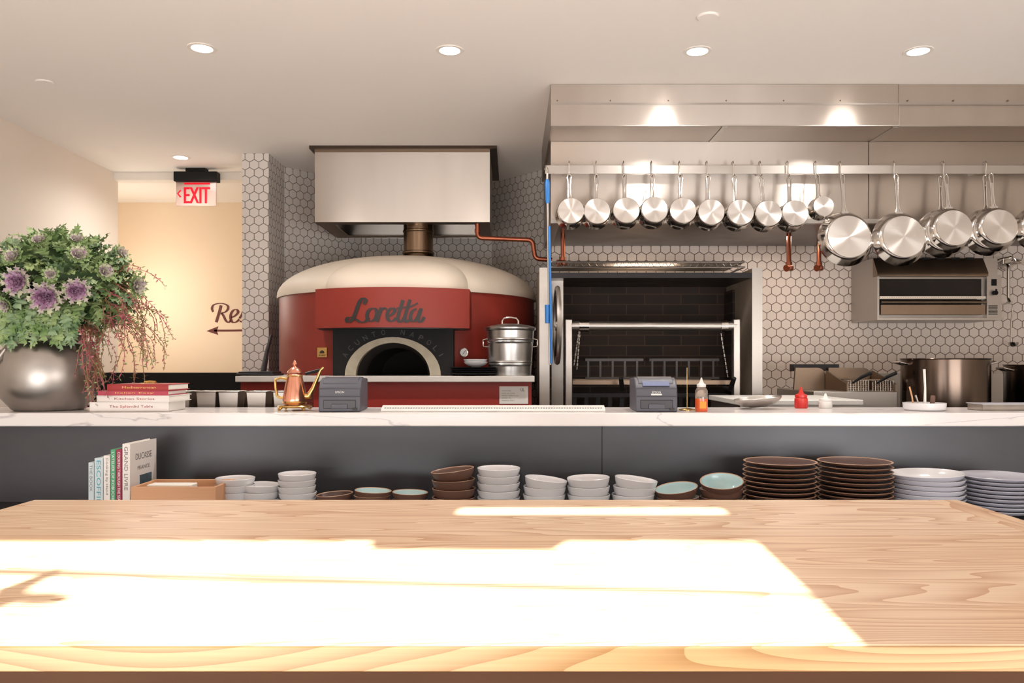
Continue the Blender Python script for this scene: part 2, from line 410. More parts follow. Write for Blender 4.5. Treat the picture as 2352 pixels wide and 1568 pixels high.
def W(px,py):   # point in the window plane whose sun shadow falls on that spot of the table top
    Y=.35*F/(py-835); x=X(px,Y); return (x-sd*(Y+.63),YB-.03,.9+(Y+.63)*te)
def ext(a,b,t): return tuple(a[i]+(b[i]-a[i])*t for i in range(3))
a,b=W(0,1312),W(1850,1365)
struct(MB().tube([ext(a,b,-.9),a,ext(a,b,.5),b,ext(a,b,1.04)],[.011,.0105,.009,.0075,.007],8),'shadow_bar',M_char)  # unseen bar across the opening, added to cast the thin shadow line
g=MB()
g.tube([ext(W(0,1375),W(60,1340),-1.5),W(0,1375),W(60,1340),W(135,1308)],[.022,.022,.018,.012],8)
g.tube([W(10,1350),W(50,1372),W(100,1374),W(150,1377)],[.014,.015,.018,.011],8)
struct(g,'shadow_branch',M_char)  # unseen branching rods, added to cast the shadow at the table's left

# ---------------- communal wooden table
tbl=T('wooden_table','long pale ash wood table with planked top','table',(0,1.52,0))
TX0,TX1=X(78,2.05),X(2200,2.05); TY0,TY1=.9925-1.52,2.05-1.52
MB().box(TX0,TX1-.075,TY0,TY1,.868,.90).make('tabletop',M_wood,tbl,bevel=.003)
o=MB().box(TY0,TY1,-.0,.074,.868,.90).make('breadboard_end',M_wood,tbl,loc=(TX1,0,0),rot=(0,0,math.pi/2),bevel=.003)
MB().box(TX0,TX1,TY0-.004,TY0-.0002,.8675,.8985).make('shaded_front_edge',M_woode,tbl,bevel=.0015)  # added facing strip in the darkened ash, so the lit face reads shaded
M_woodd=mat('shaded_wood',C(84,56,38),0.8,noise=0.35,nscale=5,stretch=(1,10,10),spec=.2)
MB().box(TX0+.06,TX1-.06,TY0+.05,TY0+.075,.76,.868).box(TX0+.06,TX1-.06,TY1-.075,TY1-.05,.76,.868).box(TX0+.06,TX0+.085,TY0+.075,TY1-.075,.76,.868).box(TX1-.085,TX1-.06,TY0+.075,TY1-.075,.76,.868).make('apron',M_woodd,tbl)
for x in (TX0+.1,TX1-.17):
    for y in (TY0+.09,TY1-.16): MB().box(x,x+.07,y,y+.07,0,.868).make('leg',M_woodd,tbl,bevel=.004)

# ---------------- service counter
cnt=T('service_counter','dark steel service counter with white marble top and lower shelf','counter',(0,3.12,0))
MB().box(-2.84,3.2,2.93-3.12,3.31-3.12,1.069-.05,1.069).make('marble_top',M_marble,cnt,bevel=.004)
MB().box(-2.84,3.2,2.97-3.12,3.0-3.12,0,1.019).make('steel_panel',M_blacksteel,cnt)
MB().box(-2.84,3.2,3.0-3.12,3.28-3.12,0,.9).make('cabinet_body',M_char,cnt)
SZ=.735
MB().box(-2.84,3.2,2.42-3.12,2.969-3.12,SZ-.03,SZ).make('lower_shelf',M_char,cnt)
MB().box(-2.84,3.2,2.55-3.12,2.969-3.12,0,SZ-.03).make('shelf_base',M_char,cnt)
MB().box(X(1383,2.969)-.001,X(1383,2.969)+.001,2.968-3.12,2.97-3.12,SZ,1.019).make('panel_seam',M_black,cnt)

# ---------------- dishes on shelf
def bowlprof(R,h,t=.004):
    out=[(0,0),(.38*R,0),(.42*R,.003)]
    for k in range(1,8):
        a=k/7; out.append((R*(.42+.58*math.sin(a*math.pi/2*.92)/math.sin(math.pi/2*.92)),.003+(h-.003)*(1-math.cos(a*math.pi/2))**.85))
    inn=[(r-t if r>t else 0,z+t*.5) for r,z in reversed(out[3:-1])]
    rim=[(R-t*.4,h+.001)]
    inn2=[(R-t,h-.001)]+inn+[(.36*R,.006),(0,.006)]
    return out+rim+inn2,len(out)
def platep(R,h,t=.004):
    p=[(0,0),(.55*R,0),(.62*R,.003),(.85*R,h*.45),(.97*R,h*.85),(R,h)]
    q=[(R-.003,h+.0015),(.94*R,h*.85+t*.6),(.83*R,h*.45+t),(.6*R,t+.002),(0,t+.001)]
    return p+q,len(p)
protos={}
def dish(kind,R,h,mo,mi_,name,rimm=None):
    key=(kind,round(R,4),round(h,4),mo.name,mi_.name)
    if key in protos: return protos[key].copy()
    pr,k=(bowlprof if kind=='bowl' else platep)(R,h)
    mis=[0]*(k-1)+[2]*2+[1]*(len(pr)-k-2)
    mis=mis[:len(pr)-1]
    o=MB().lathe(pr,seg=48,mis=mis).make(name,[mo,mi_,rimm or mi_],ang=50)
    protos[key]=o
    return o
def stack(px,wd,top,kind,h,s,mo,mi_,lab,Y=2.75,tilt=0,grp=None,rimm=None,tx=0):
    R=wd/2*Y/F; x=X(px,Y); zr=Z(top+wd/2*(top-835)/F,Y)
    n=max(1,round((zr-SZ-h)/s)+1)
    if n>1: s=(zr-SZ-h)/(n-1)
    base=SZ+.0005
    for i in range(n):
        o=dish(kind,R,h,mo,mi_,'bowl' if kind=='bowl' else 'plate',rimm)
        if o.name not in col.objects: col.objects.link(o)
        z=base+i*s
        tl=tilt if i==n-1 else tilt*.25*(i>=n-2)
        o.location=(x+random.uniform(-.002,.002),Y+random.uniform(-.002,.002),z)
        if tl:
            o.rotation_euler=(math.radians(tx) if i==n-1 else 0,math.radians(tl),0)
            o.location.z+=abs(math.sin(math.radians(tl)))*R*.35
        else: o.rotation_euler=(0,0,random.uniform(0,3))
        o['label']=lab; o['category']='bowl' if kind=='bowl' else 'plate'; o['group']=grp or lab
wl='small white ceramic bowl in a stack'; bl='brown stoneware bowl stacked on the shelf'
bb='brown stoneware bowl with pale blue glazed inside'
stack(541,88,1091,'bowl',.05,.022,M_cer,M_cer,wl,grp='small white bowls')
stack(599,86,1106,'bowl',.05,.022,M_cer,M_cer,wl,grp='small white bowls',tilt=2)
stack(683,86,1081,'bowl',.05,.022,M_cer,M_cer,wl,grp='small white bowls')
stack(770,84,1128,'bowl',.04,.018,M_brown,M_brownd,bl,grp='brown bowls',tilt=-4,rimm=M_tan)
stack(855,84,1120,'bowl',.045,.018,M_brown,M_blueg,bb,grp='blue glazed bowls',tilt=3,rimm=M_tan)
stack(940,82,1124,'bowl',.045,.018,M_brown,M_blueg,bb,grp='blue glazed bowls',tilt=2,rimm=M_tan)
stack(1043,100,1074,'bowl',.055,.026,M_brown,M_brown,bl,grp='brown bowls',tilt=-7,rimm=M_tan)
stack(1145,99,1068,'bowl',.055,.024,M_cer,M_cer,'white ceramic bowl in a tall stack',grp='white bowls')
stack(1249,98,1094,'bowl',.065,.030,M_cer,M_cer,'white ceramic bowl in a leaning stack',grp='white bowls',tilt=7)
stack(1353,98,1090,'bowl',.065,.030,M_cer,M_cer,'white ceramic bowl in a short stack',grp='white bowls',tilt=-2)
stack(1455,98,1094,'bowl',.065,.030,M_cer,M_cer,'white ceramic bowl in a leaning stack',grp='white bowls',tilt=7)
stack(1557,98,1114,'bowl',.055,.028,M_brown,M_blueg,bb,grp='blue glazed bowls',tilt=-9,rimm=M_tan,tx=6)
stack(1658,98,1096,'bowl',.055,.028,M_brown,M_blueg,bb,grp='blue glazed bowls',tilt=-5,rimm=M_tan,tx=14)
stack(1791,163,1049,'plate',.018,.0165,M_brown,M_brownd,'large brown stoneware plate in a tall stack',grp='brown plates',rimm=M_tan)
stack(1964,163,1049,'plate',.018,.0165,M_brown,M_brownd,'large brown stoneware plate in a tall stack',grp='brown plates',rimm=M_tan)
stack(2127,162,1076,'bowl',.040,.0175,M_cergrey,M_cer,'wide shallow white ceramic bowl in a stack',grp='wide shallow bowls',tilt=-2)
stack(2292,166,1080,'plate',.020,.0140,M_cergrey,M_cergrey,'large pale grey dinner plate in a stack',grp='pale grey plates')

# upright cookbooks
def ubook(x0,x1,top,d,m,lab,spine=None,sm=None,tm=None,Yf=2.68):
    xa,xb=X(x0,Yf),X(x1,Yf); h=Z(top,Yf)-SZ-.001; wd=xb-xa-.0008
    r=T('cookbook',lab,'book',(xa,Yf,SZ+.001),group='upright cookbooks on the shelf')
    c=MB().box(0,wd,0,.003,0,h).box(0,.0025,.003,d,0,h).box(wd-.0025,wd,.003,d,0,h)
    c.make('cover',m,r,bevel=.0008)
    MB().box(.0026,wd-.0026,.0035,d-.004,.003,h-.004).make('pages',M_paper,r)
    if spine:
        MB().text(spine,h*sm,wd*.5,lambda u,v:(wd*.25+v,-.0006,h*.96-u)).make('spine_lettering',tm,r,recalc=False)
    return r,wd,h
ubook(203,216,1062,.16,M_book_b,'thin pale cookbook with grey spine','THE BOOK',.5,M_gtext)
ubook(217,237,1052,.17,M_book_b,'white cookbook with blue spine lettering','ESCOFFIER',.85,M_teal)
ubook(238,253,1046,.17,M_book_w,'slim white cookbook with small spine lettering','Cooking by Hand',.6,M_gtext)
ubook(254,266,1032,.18,M_book_g,'green cookbook with white spine lettering',"L'ATELIER OF ROBUCHON",.8,M_whp)
ubook(267,280,1032,.18,M_book_m,'magenta cookbook with white spine lettering','COOKING THROUGH THE SEASONS',.85,M_whp)
r,wd,h=ubook(281,299,1019,.20,M_book_w,'large white cookbook with picture on the cover','GRAND LIVRE',.6,M_gtext)
MB().text('DUCASSE',.12,.022,lambda u,v:(wd+.0006,.04+u,h-.06+v)).text('FRANCE',.09,.013,lambda u,v:(wd+.0006,.055+u,h-.095+v)).make('cover_lettering',M_gtext,r,recalc=False)
MB().box(wd,wd+.0006,.07,.16,h-.22,h-.115).make('cover_picture',M_pic,r)

# wooden box with paper inside
bx=T('wooden_box','open shallow light wood box','box',(X(398,2.6),2.66,SZ+.001))
bw=.5*195*2.6/F; bh=Z(1119,2.6)-SZ
MB().box(-bw,bw,-.06,-.05,0,bh).box(-bw,bw,.11,.12,0,bh).box(-bw,-bw+.01,-.05,.11,0,bh).box(bw-.01,bw,-.05,.11,0,bh).box(-bw+.01,bw-.01,-.05,.11,0,.01).make('box_body',M_boxw,bx,bevel=.001)
MB().box(-.09,.06,-.03,.03,.012,bh-.006).make('napkin_stack',M_paper,None,loc=(X(400,2.7),2.72,SZ),bevel=.003,label='stack of folded white napkins in the wooden box',category='napkins')

# ---------------- pizza oven
ov=T('pizza_oven','round red and cream wood-fired pizza oven','oven',(-.672,5.2,0))
OX,OY=-.672,5.2
DZ=1.185; BZ=1.655
fx=-.651; fy=4.36
def arch(r,h0,n=24): return [(r*math.cos(math.pi*k/n),h0*math.sin(math.pi*k/n)) for k in range(n+1)]
R1=85*4.36/F; H1=Z(787,4.36)-DZ; R2=110*4.36/F; H2=Z(774,4.36)-DZ
A1=arch(R1,H1); A2=arch(R2,H2)
drum=MB().lathe([(0,DZ),(.815,DZ),(.815,BZ),(0,BZ)],seg=96).make('oven_drum',M_red,ov)
cut=MB().prism([(fx+p[0]-OX,DZ+p[1]) for p in A1]+[(fx-R1-OX,DZ-.05),(fx+R1-OX,DZ-.05)],-1.2,-.05,'Y').make('cutter',M_soot,ov)
bpy.context.view_layer.update()
md=drum.modifiers.new('b','BOOLEAN'); md.object=cut; md.operation='DIFFERENCE'; md.solver='EXACT'
dg=bpy.context.evaluated_depsgraph_get(); dg.update()
nm=bpy.data.meshes.new_from_object(drum.evaluated_get(dg)); drum.modifiers.clear(); drum.data=nm
bpy.data.objects.remove(cut)
nm.set_sharp_from_angle(angle=math.radians(30))
prof=[(0,BZ)]+[(.828,BZ)]+[(.83*math.cos(t*math.pi/2/16)**.95,BZ+.012+.265*math.sin(t*math.pi/2/16)) for t in range(0,16)]+[(0,BZ+.277)]
MB().lathe(prof,seg=96).make('oven_dome',M_cream,ov,ang=60)
bc=-.65; hw=.419
def yb(x): return 4.20+.13*((x-bc)/hw)**2
plan=[]
for k in range(25):
    x=bc-hw+2*hw*k/24; plan.append((x,yb(x)))
plan=[(bc-hw,5.1)]+plan+[(bc+hw,5.1)]
MB().prism([(p[0]-OX,p[1]-OY) for p in plan],1.442,BZ).make('front_band',M_red,ov)
MB().prism([(bc+(p[0]-bc)*.97-OX,p[1]+.012-OY) for p in plan if p[1]<4.5]+[(bc+hw*.97-OX,-.74),(bc-hw*.97-OX,-.74)],1.436,1.442).make('band_underside',M_char,ov)
plan2=[]
for k in range(64):
    a=2*math.pi*k/64; ca,sa=math.cos(a),math.sin(a)
    x=bc+(hw+.006)*math.copysign(abs(ca)**.55,ca)
    if sa<0: y=max(5.0-.68*abs(sa)**.32,yb(x)-.006)
    else: y=5.0+.5*sa
    plan2.append((x,y))
def smoothplan(s): return [(bc+(p[0]-bc)*s,5.0+(p[1]-5.0)*s) for p in plan2]
rings=[[(p[0]-OX,p[1]-OY,BZ) for p in smoothplan(1.0)]]
for t in range(0,13):
    a=t*math.pi/2/13; rings.append([(p[0]-OX,p[1]-OY,BZ+.010+.215*math.sin(a)**.9) for p in smoothplan(max(.04,math.cos(a)**.8))])
MB().loft(rings).make('front_dome',M_cream,ov,ang=60)
def ringwall(inner,outer,y0,y1,mb):
    n=len(inner); vs=[];fs=[]
    for y in (y0,y1):
        for p in inner: vs.append((fx+p[0]-OX,y-OY,DZ+p[1]))
        for p in outer: vs.append((fx+p[0]-OX,y-OY,DZ+p[1]))
    for i in range(n-1):
        fs+=[(i,i+1,n+i+1,n+i),(2*n+i,3*n+i,3*n+i+1,2*n+i+1),(i,2*n+i,2*n+i+1,i+1),(n+i,n+i+1,3*n+i+1,3*n+i)]
    fs+=[(0,n,3*n,2*n),(n-1,2*n-1+0,4*n-1,3*n-1)]
    return mb.add(vs,fs)
ringwall(A1,A2,fy-.012,fy+.05,MB()).make('arch_surround',M_stone,ov)
rect=[]
fwid=.33; fh=1.436-DZ
for p in A2:
    a=math.atan2(p[1],p[0]); c_,s_=math.cos(a),math.sin(a)
    t=min(fwid/abs(c_) if abs(c_)>1e-6 else 9, fh/s_ if s_>1e-6 else 9); rect.append((t*c_,t*s_))
ki=min(range(len(rect)),key=lambda i:(rect[i][0]-fwid)**2+(rect[i][1]-fh)**2); rect[ki]=(fwid,fh)
ki=min(range(len(rect)),key=lambda i:(rect[i][0]+fwid)**2+(rect[i][1]-fh)**2); rect[ki]=(-fwid,fh)
ringwall(A2,rect,fy,fy+.10,MB()).make('facade',M_black,ov)
mo=MB(); n=len(A1); rr_=[(fy+.03,1.0),(fy+.16,.86),(fy+.17,.995),(fy+.45,.99),(fy+.62,.8)]
vs=[]
for y,s in rr_:
    vs+=[(fx+p[0]*.995*s-OX,y-OY,DZ+.001+p[1]*.99*s) for p in A1]
fs=[]
for q in range(len(rr_)-1): fs+=[(q*n+i,q*n+i+1,(q+1)*n+i+1,(q+1)*n+i) for i in range(n-1)]
fs.append(tuple(range((len(rr_)-1)*n,len(rr_)*n)))
mo.add(vs,fs); mo.box(fx-R1*.98-OX,fx+R1*.98-OX,fy+.03-OY,fy+.62-OY,DZ+.0003,DZ+.0012)
mo.make('oven_mouth',M_soot,ov,recalc=False)
def fL(px,py):
    Y=4.2
    for _ in range(4): Y=yb(X(px,Y))
    return (X(px,Y)-OX,Y-.004-OY,Z(py,Y))
L_=MB(); wmi,wma=2.4,8.2
def E(dx,dy,s=1.0): return [(dx+(x-884)*s,dy+(y-724)*s) for x,y in [(884,726),(893,722),(900,714),(897,708),(890,709),(884,717),(883,728),(888,737),(896,736),(903,730)]]
L_.ribbon([(836,698),(840,690),(835,685),(828,690),(823,701),(818,715),(812,729),(805,738),(798,738),(798,731),(806,729),(817,733),(828,739),(839,738),(848,729)],wmi,wma+1.5,fL)
L_.ribbon([(855,708),(847,713),(843,724),(846,735),(854,737),(862,731),(866,719),(863,710)],wmi,wma,fL,closed=True)
L_.ribbon([(876,706),(873,717),(869,728),(866,739)],wmi,wma,fL)
L_.ribbon([(871,724),(876,713),(883,707),(889,711)],3,5.5,fL)
L_.ribbon(E(891,724),wmi,wma,fL)
L_.ribbon([(926,689),(921,705),(916,721),(914,732),(918,739),(925,735),(930,727)],wmi,wma,fL)
L_.ribbon([(942,688),(937,705),(932,721),(930,732),(933,739),(940,735)],wmi,wma,fL)
L_.ribbon([(911,708),(923,706),(938,705),(952,700),(960,696)],3,4.5,fL)
L_.ribbon([(957,709),(948,714),(943,726),(945,736),(952,737),(960,727),(965,713)],wmi,wma,fL)
L_.ribbon([(968,708),(964,722),(961,732),(964,739),(970,736),(975,728)],wmi,wma,fL)
L_.make('script_lettering',M_ink,ov,recalc=False)
e=MB(); word='ACUNTO NAPOLI'
for i,ch in enumerate(word):
    if ch==' ': continue
    a=math.radians(152-i*(124/(len(word)-1))); rr=R2+.035; hh=H2+.03
    cx=fx+rr*math.cos(a)-OX; cz=DZ+hh*math.sin(a)
    b_=a-math.pi/2; w_=.022 if ch!='I' else .006
    e.text(ch,w_,.028,lambda u,v,cx=cx,cz=cz,b_=b_,w_=w_:(cx+(u-w_/2)*math.cos(b_)-(v-.014)*math.sin(b_),fy-.0015-OY,cz+(u-w_/2)*math.sin(b_)+(v-.014)*math.cos(b_)))
e.make('arch_lettering',M_goldtxt,ov,recalc=False)
def drumY(x,r=.815): return OY-math.sqrt(r*r-(x-OX)**2)
xp=X(743,4.5); yp=drumY(xp)
rz=math.atan2(xp-OX,OY-yp)
MB().box(-.035,.035,-.006,.01,-.027,.027).make('brass_plaque',M_brass,ov,loc=(xp-OX,yp-.004-OY,Z(809,4.5)),rot=(0,0,rz))
pe=MB().prism([(.017*math.cos(math.pi*k/10),-.006+.017*math.sin(math.pi*k/10)) for k in range(11)],-.0075,-.006,'Y').text('ACUNTO',.05,.010,lambda u,v:(-.025+u,-.0072,-.022+v))
pe.make('plaque_emblem',M_ink,ov,loc=(xp-OX,yp-.004-OY,Z(809,4.5)),rot=(0,0,rz),recalc=False)
xg=X(1060,4.43); yg=drumY(xg); rz=math.atan2(xg-OX,OY-yg)
MB().lathe([(0,-.02),(.021,-.02),(.026,-.022),(.027,0),(0,0)],axis='Y',seg=32).make('gauge_rim',M_pol,ov,loc=(xg-OX,yg-OY+.004,Z(809,4.43)),rot=(0,0,rz))
MB().lathe([(0,-.024),(.021,-.024),(.021,-.0201),(0,-.0201)],axis='Y',seg=32).make('gauge_dial',M_whp,ov,loc=(xg-OX,yg-OY+.004,Z(809,4.43)),rot=(0,0,rz))
MB().box(-.0012,.0012,-.0255,-.0243,-.012,.016).make('gauge_needle',M_ink,ov,loc=(xg-OX,yg-OY+.004,Z(809,4.43)),rot=(0,math.radians(40),rz))
MB().lathe([(0,1.86),(.115,1.86),(.115,1.93),(.098,1.96),(.104,1.965),(.104,1.975),(.096,1.98),(.096,2.10),(.101,2.105),(.101,2.115),(.096,2.12),(.096,2.30),(0,2.30)],c=(X(961,5.2)-OX,0,0),seg=40).make('flue_pipe',M_fridge,ov)
od=T('oven_stand','red plastered oven stand with white marble ledge','stand',(OX,4.7,0))
MB().box(X(540,4.22)-OX,.12-OX,-.48,.5,1.153,DZ-.0005).make('marble_ledge',M_deck,od,bevel=.003)
MB().box(X(553,4.27)-OX,.105-OX,-.43,.48,0,1.153).make('red_base',M_redb,od)
lx0,lx1=X(1147,4.27),X(1213,4.27)
MB().box(lx0-OX,lx1-OX,-.4325,-.430,Z(927,4.27),Z(887,4.27)).make('data_label',M_whp,od)
t_=MB()
for k in range(5): t_.text(['ACUNTO OVEN','MODEL GAS WOOD','INSTALL CLEAR 25 mm','LISTED UL','MADE IN ITALY'][k],.05+.02*(k%3),.0045,lambda u,v,k=k:(lx0-OX+.012+u,-.4332,Z(898,4.27)-k*.013+v))
t_.text('UL',.02,.016,lambda u,v:(lx1-OX-.04+u,-.4332,Z(898,4.27)+v))
t_.make('label_lettering',M_ink,od,recalc=False)

# oven exhaust hood
eh=T('oven_hood','boxy brushed steel exhaust hood above the oven','hood',(0,5.03,0))
hx0,hx1=X(723,5.03),X(1125,5.03); hz=Z(510,5.03)
MB().box(hx0,hx1,0,.003,hz,2.60).box(hx0,hx0+.003,.003,.64,hz,2.60).box(hx1-.003,hx1,.003,.64,hz,2.60).box(hx0,hx1,.64,.643,hz,2.60).make('hood_shell',M_steelv,eh)
MB().box(hx0,hx1,-.003,0,2.585,2.60).make('top_seam',M_mid,eh)
MB().box(hx0+.004,hx1-.004,.004,.10,hz+.002,hz+.006).box(hx0+.004,hx1-.004,.56,.638,hz+.002,hz+.006).box(hx0+.004,hx0+.10,.10,.56,hz+.002,hz+.006).box(hx1-.10,hx1-.004,.10,.56,hz+.002,hz+.006).make('gutter',M_mid,eh)
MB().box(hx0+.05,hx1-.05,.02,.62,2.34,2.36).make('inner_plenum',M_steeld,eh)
MB().box(X(710,5.0),X(1141,5.0),-.03,.85,2.60,2.6195).make('ceiling_flange',M_steeld,eh)

# galvanised can on the ledge
gc=T('trash_can','small galvanized steel can with lid and handle','can',(X(1172,4.4),4.38,DZ))
def ribcan(r0,r1,h):
    p=[(0,0),(r0,0)]
    for k in range(1,40):
        t=k/40; r=r0+(r1-r0)*t; z=h*t
        if k in (10,12,30,32): r+=.003
        p.append((r,z))
    return p+[(r1,h),(r1-.004,h),(r0-.004,.006),(0,.006)]
MB().lathe(ribcan(.114,.130,.245),seg=64).make('can_body',M_galv,gc)
MB().lathe([(0,.2465),(.137,.2465),(.140,.252),(.140,.262),(.134,.266),(.10,.276),(.05,.283),(0,.285)],seg=64).make('can_lid',M_galv,gc)
MB().tube([(-.045,0,.278),(-.044,0,.30),(-.034,0,.315),(0,0,.32),(.034,0,.315),(.044,0,.30),(.045,0,.278)],.005).make('lid_handle',M_pol,gc)
for sx in (-1,1): MB().tube([(sx*.125,-.02,.20),(sx*.148,-.02,.195),(sx*.148,-.02,.16),(sx*.122,-.02,.155)],.004).make('side_handle',M_pol,gc)

xs=X(1095,4.30)
pm,_=platep(.135,.014)
base_=MB().lathe(pm,seg=48).make('plate',[M_char],loc=(xs-.01,4.30+.06,DZ),label='dark grey metal plate stacked on the oven ledge',category='plate',group='dark plates on the oven ledge')
for k in range(1,4): dup(base_,loc=(xs-.01+random.uniform(-.004,.004),4.36,DZ+k*.0105))
bpf,_=bowlprof(.066,.028)
b0=MB().lathe(bpf,seg=40).make('bowl',[M_cer],loc=(X(1093,4.36),4.36,DZ+.047),label='small white dish stacked on dark plates',category='bowl',group='white dishes on the oven ledge')
dup(b0,loc=(X(1092,4.36),4.36,DZ+.061))
MB().box(X(556,4.4),X(640,4.4),4.30,4.5,DZ,DZ+.012).box(X(560,4.4),X(636,4.4),4.31,4.49,DZ+.012,DZ+.022).make('sheet_tray',M_char,bevel=.003,label='dark metal sheet trays on the oven ledge',category='tray')
MB().tube([(X(607,4.60),4.58,DZ+.014),(X(610,4.66),4.68,DZ+.13),(X(616,4.74),4.80,Z(770,4.8))],[.018,.013,.009],10).make('oven_brush',M_char,label='dark tool handle leaning beside the tiled column',category='tool')
MB().tube([(X(700,4.3),4.32,DZ+.010),(X(735,4.3),4.30,DZ+.030)],[.009,.009],10).make('scraper',M_char,label='black scraper handle on the oven ledge',category='tool')

# ---------------- big exhaust hood
bh_=T('exhaust_hood','long brushed stainless steel kitchen exhaust hood','hood',(0,3.9,0))
ax0=.19; ax1=3.3; az=2.412
MB().box(ax0,X(2065,3.9)-.002,0,1.19,az,2.619).box(X(2065,3.9),ax1,0.004,1.19,az,2.619).make('upper_canopy',M_steelv,bh_,bevel=.002)
MB().box(ax0,ax1,-.004,0,Z(240,3.9)-.002,Z(237,3.9)+.001).make('seam_strip',M_steel,bh_)
MB().box(ax0,ax1,-.006,.0,az,az+.004).make('bottom_lip',M_steel,bh_)
MB().box(.203,ax1,.267,1.19,2.008,az-.001).make('rear_panel',M_steelv,bh_)
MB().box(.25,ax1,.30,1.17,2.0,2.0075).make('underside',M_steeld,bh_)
MB().box(.203,.25,.267,1.19,1.985,2.0075).box(.25,ax1,.267,.30,1.985,2.0075).make('lower_lip',M_steel,bh_)
MB().box(X(1995,4.167)-.0015,X(1995,4.167)+.0015,.264,.267,2.01,az-.002).make('panel_seam',M_steeld,bh_)
for px in (1665,2058):
    MB().box(X(px,3.9)-.012,X(px,3.9)+.012,.005,.266,az-.004,az-.0005).make('cross_trim',M_steel,bh_)
for px in (1280,1402,1535,1668,1800,1930,2085,2190,2315): MB().lathe([(0,-.004),(.003,-.003),(.004,0)],c=(X(px,3.9),0,Z(231,3.9)),axis='Y',seg=10).make('rivet',M_mid,bh_)
ra=T('pot_rail','long flat steel pot rail below the hood','rail',(0,4.1,0))
rzc=Z(389,4.1)
MB().box(.17,3.2,0,.008,rzc-.022,rzc+.022).make('rail_bar',M_steel,ra,bevel=.001)
for px in (1300,1750,2245): MB().box(X(px,4.1)-.012,X(px,4.1)+.012,.008,.0665,rzc-.02,rzc+.02).make('rail_bracket',M_steel,ra)

hk=MB().tube([(0,.004,.022+.0),(0,.012,.028),(0,.016,.030),(0,.010,.040),(0,-.008,.040),(0,-.016,.028),(0,-.012,-.01),(0,-.014,-.035),(0,-.026,-.045),(0,-.038,-.035)],.003,8)
hook0=None
def hook(x):
    global hook0
    if hook0 is None:
        hook0=hk.make('pot_hook',M_pol,loc=(x,4.1,rzc),label='small steel hook hanging over the pot rail',category='hook',group='hooks on the pot rail')
    else: dup(hook0,loc=(x,4.1,rzc))
def handle_mesh(L):
    m=MB()
    for s in (-1,1): m.tube([(0,0,.006),(s*.008,0,.0),(s*.010,0,-.014),(s*.008,0,-.03),(s*.0058,0,-L*.5),(s*.0065,-.002,-L*.85),(s*.014,-.004,-L)],.0042,8)
    m.box(-.0065,.0065,-.002,.001,-L*.98,-.045)
    return m
def saucepan(name,lab,R,dep,cz,x,z,rot,grp):
    r=T(name,lab,'pan',(x,4.1-.035,z),rot,grp)
    b=MB()
    b.lathe([(0,-dep+.0),(R*.95,-dep),(R*.99,-dep+.004),(R,-dep*.8),(R,-.008),(R*1.07,0),(R*1.07,.002),(R*.985,-.006),(R*.97,-dep+.006),(0,-dep+.005)],c=(0,0,cz),axis='Y',seg=48)
    b.make('pan_body',M_pol,r)
    MB().lathe([(0,-dep-.0035),(R*.93,-dep-.0035),(R*.94,-dep-.0005),(0,-dep-.0005)],c=(0,0,cz),axis='Y',seg=48).make('pan_base',M_spun,r)
    L=-cz-R*1.02
    handle_mesh(L).make('handle',M_pol,r)
    MB().box(-.016,.016,-.010,-.003,-L-.016,-L+.006).make('handle_bracket',M_pol,r)
    return r
hooktip=rzc-.038
p0=None
for i,(px,py) in enumerate([(1311,487),(1375,487),(1440,487),(1506,487),(1572,487),(1637,489),(1699,492),(1763,493),(1828,494)]):
    Yp=3.97; x=X(px,Yp); hook(x)
    if p0 is None: p0=saucepan('saucepan','polished steel saucepan hanging by its handle',.0685,.085,-.212,x,hooktip,(math.radians(-6),0,0),'saucepans on the rail')
    else: dup(p0,loc=(x,4.065,hooktip-(py-487)*Yp/F),rot=(math.radians(-6+random.uniform(-2,1)),random.uniform(-.03,.05),random.uniform(-.03,.03)))
x=X(1889,4.0); hook(x)
saucepan('saucepan','tiny polished steel saucepan hanging by its handle',.054,.06,-.178,x,hooktip-.002,(math.radians(-6),0,0),'saucepans on the rail')
def frypan(x,R,z,rot,cz,dy=0,lab='polished steel frying pan hanging by its handle'):
    r=T('frying_pan',lab,'pan',(x,4.065+dy,z),rot,'frying pans on the rail')
    d=.045; b=MB()
    b.lathe([(0,-d),(R*.76,-d),(R*.80,-d+.003),(R*.88,-d*.65),(R*.95,-d*.25),(R,0),(R*1.005,.002),(R*.97,.002),(R*.92,-d*.22),(R*.84,-d*.62),(R*.76,-d+.006),(0,-d+.006)],c=(0,0,cz),axis='Y',seg=64)
    b.make('pan_body',M_pol,r,ang=25)
    MB().lathe([(0,-d-.004),(R*.76,-d-.004),(R*.77,-d-.0005),(0,-d-.0005)],c=(0,0,cz),axis='Y',seg=64).make('pan_base',M_spun,r)
    L=-cz-R*.97
    handle_mesh(L).make('handle',M_pol,r); MB().box(-.018,.018,-.012,-.003,-L-.02,-L+.004).make('handle_bracket',M_pol,r)
    return r
fz=hooktip
for px,R,cz,n in ((1951,.140,-.333,1),(2077,.138,-.333,1),(2194,.118,-.288,2),(2294,.114,-.285,2)):
    x=X(px,3.98); hook(x)
    for k in range(n):
        dy0=-.02 if px==2294 else 0
        if k==0: frypan(x,R,fz,(math.radians(-6),0,0),cz,dy=dy0)
        else: frypan(x-.014,R*1.05,fz-.004*k,(math.radians(-5),math.radians(2*k),0),cz-.008,dy=dy0+.028*k)
hook(X(2392,3.98)); frypan(X(2392,3.98),.11,fz,(math.radians(-7),0,0),-.285)

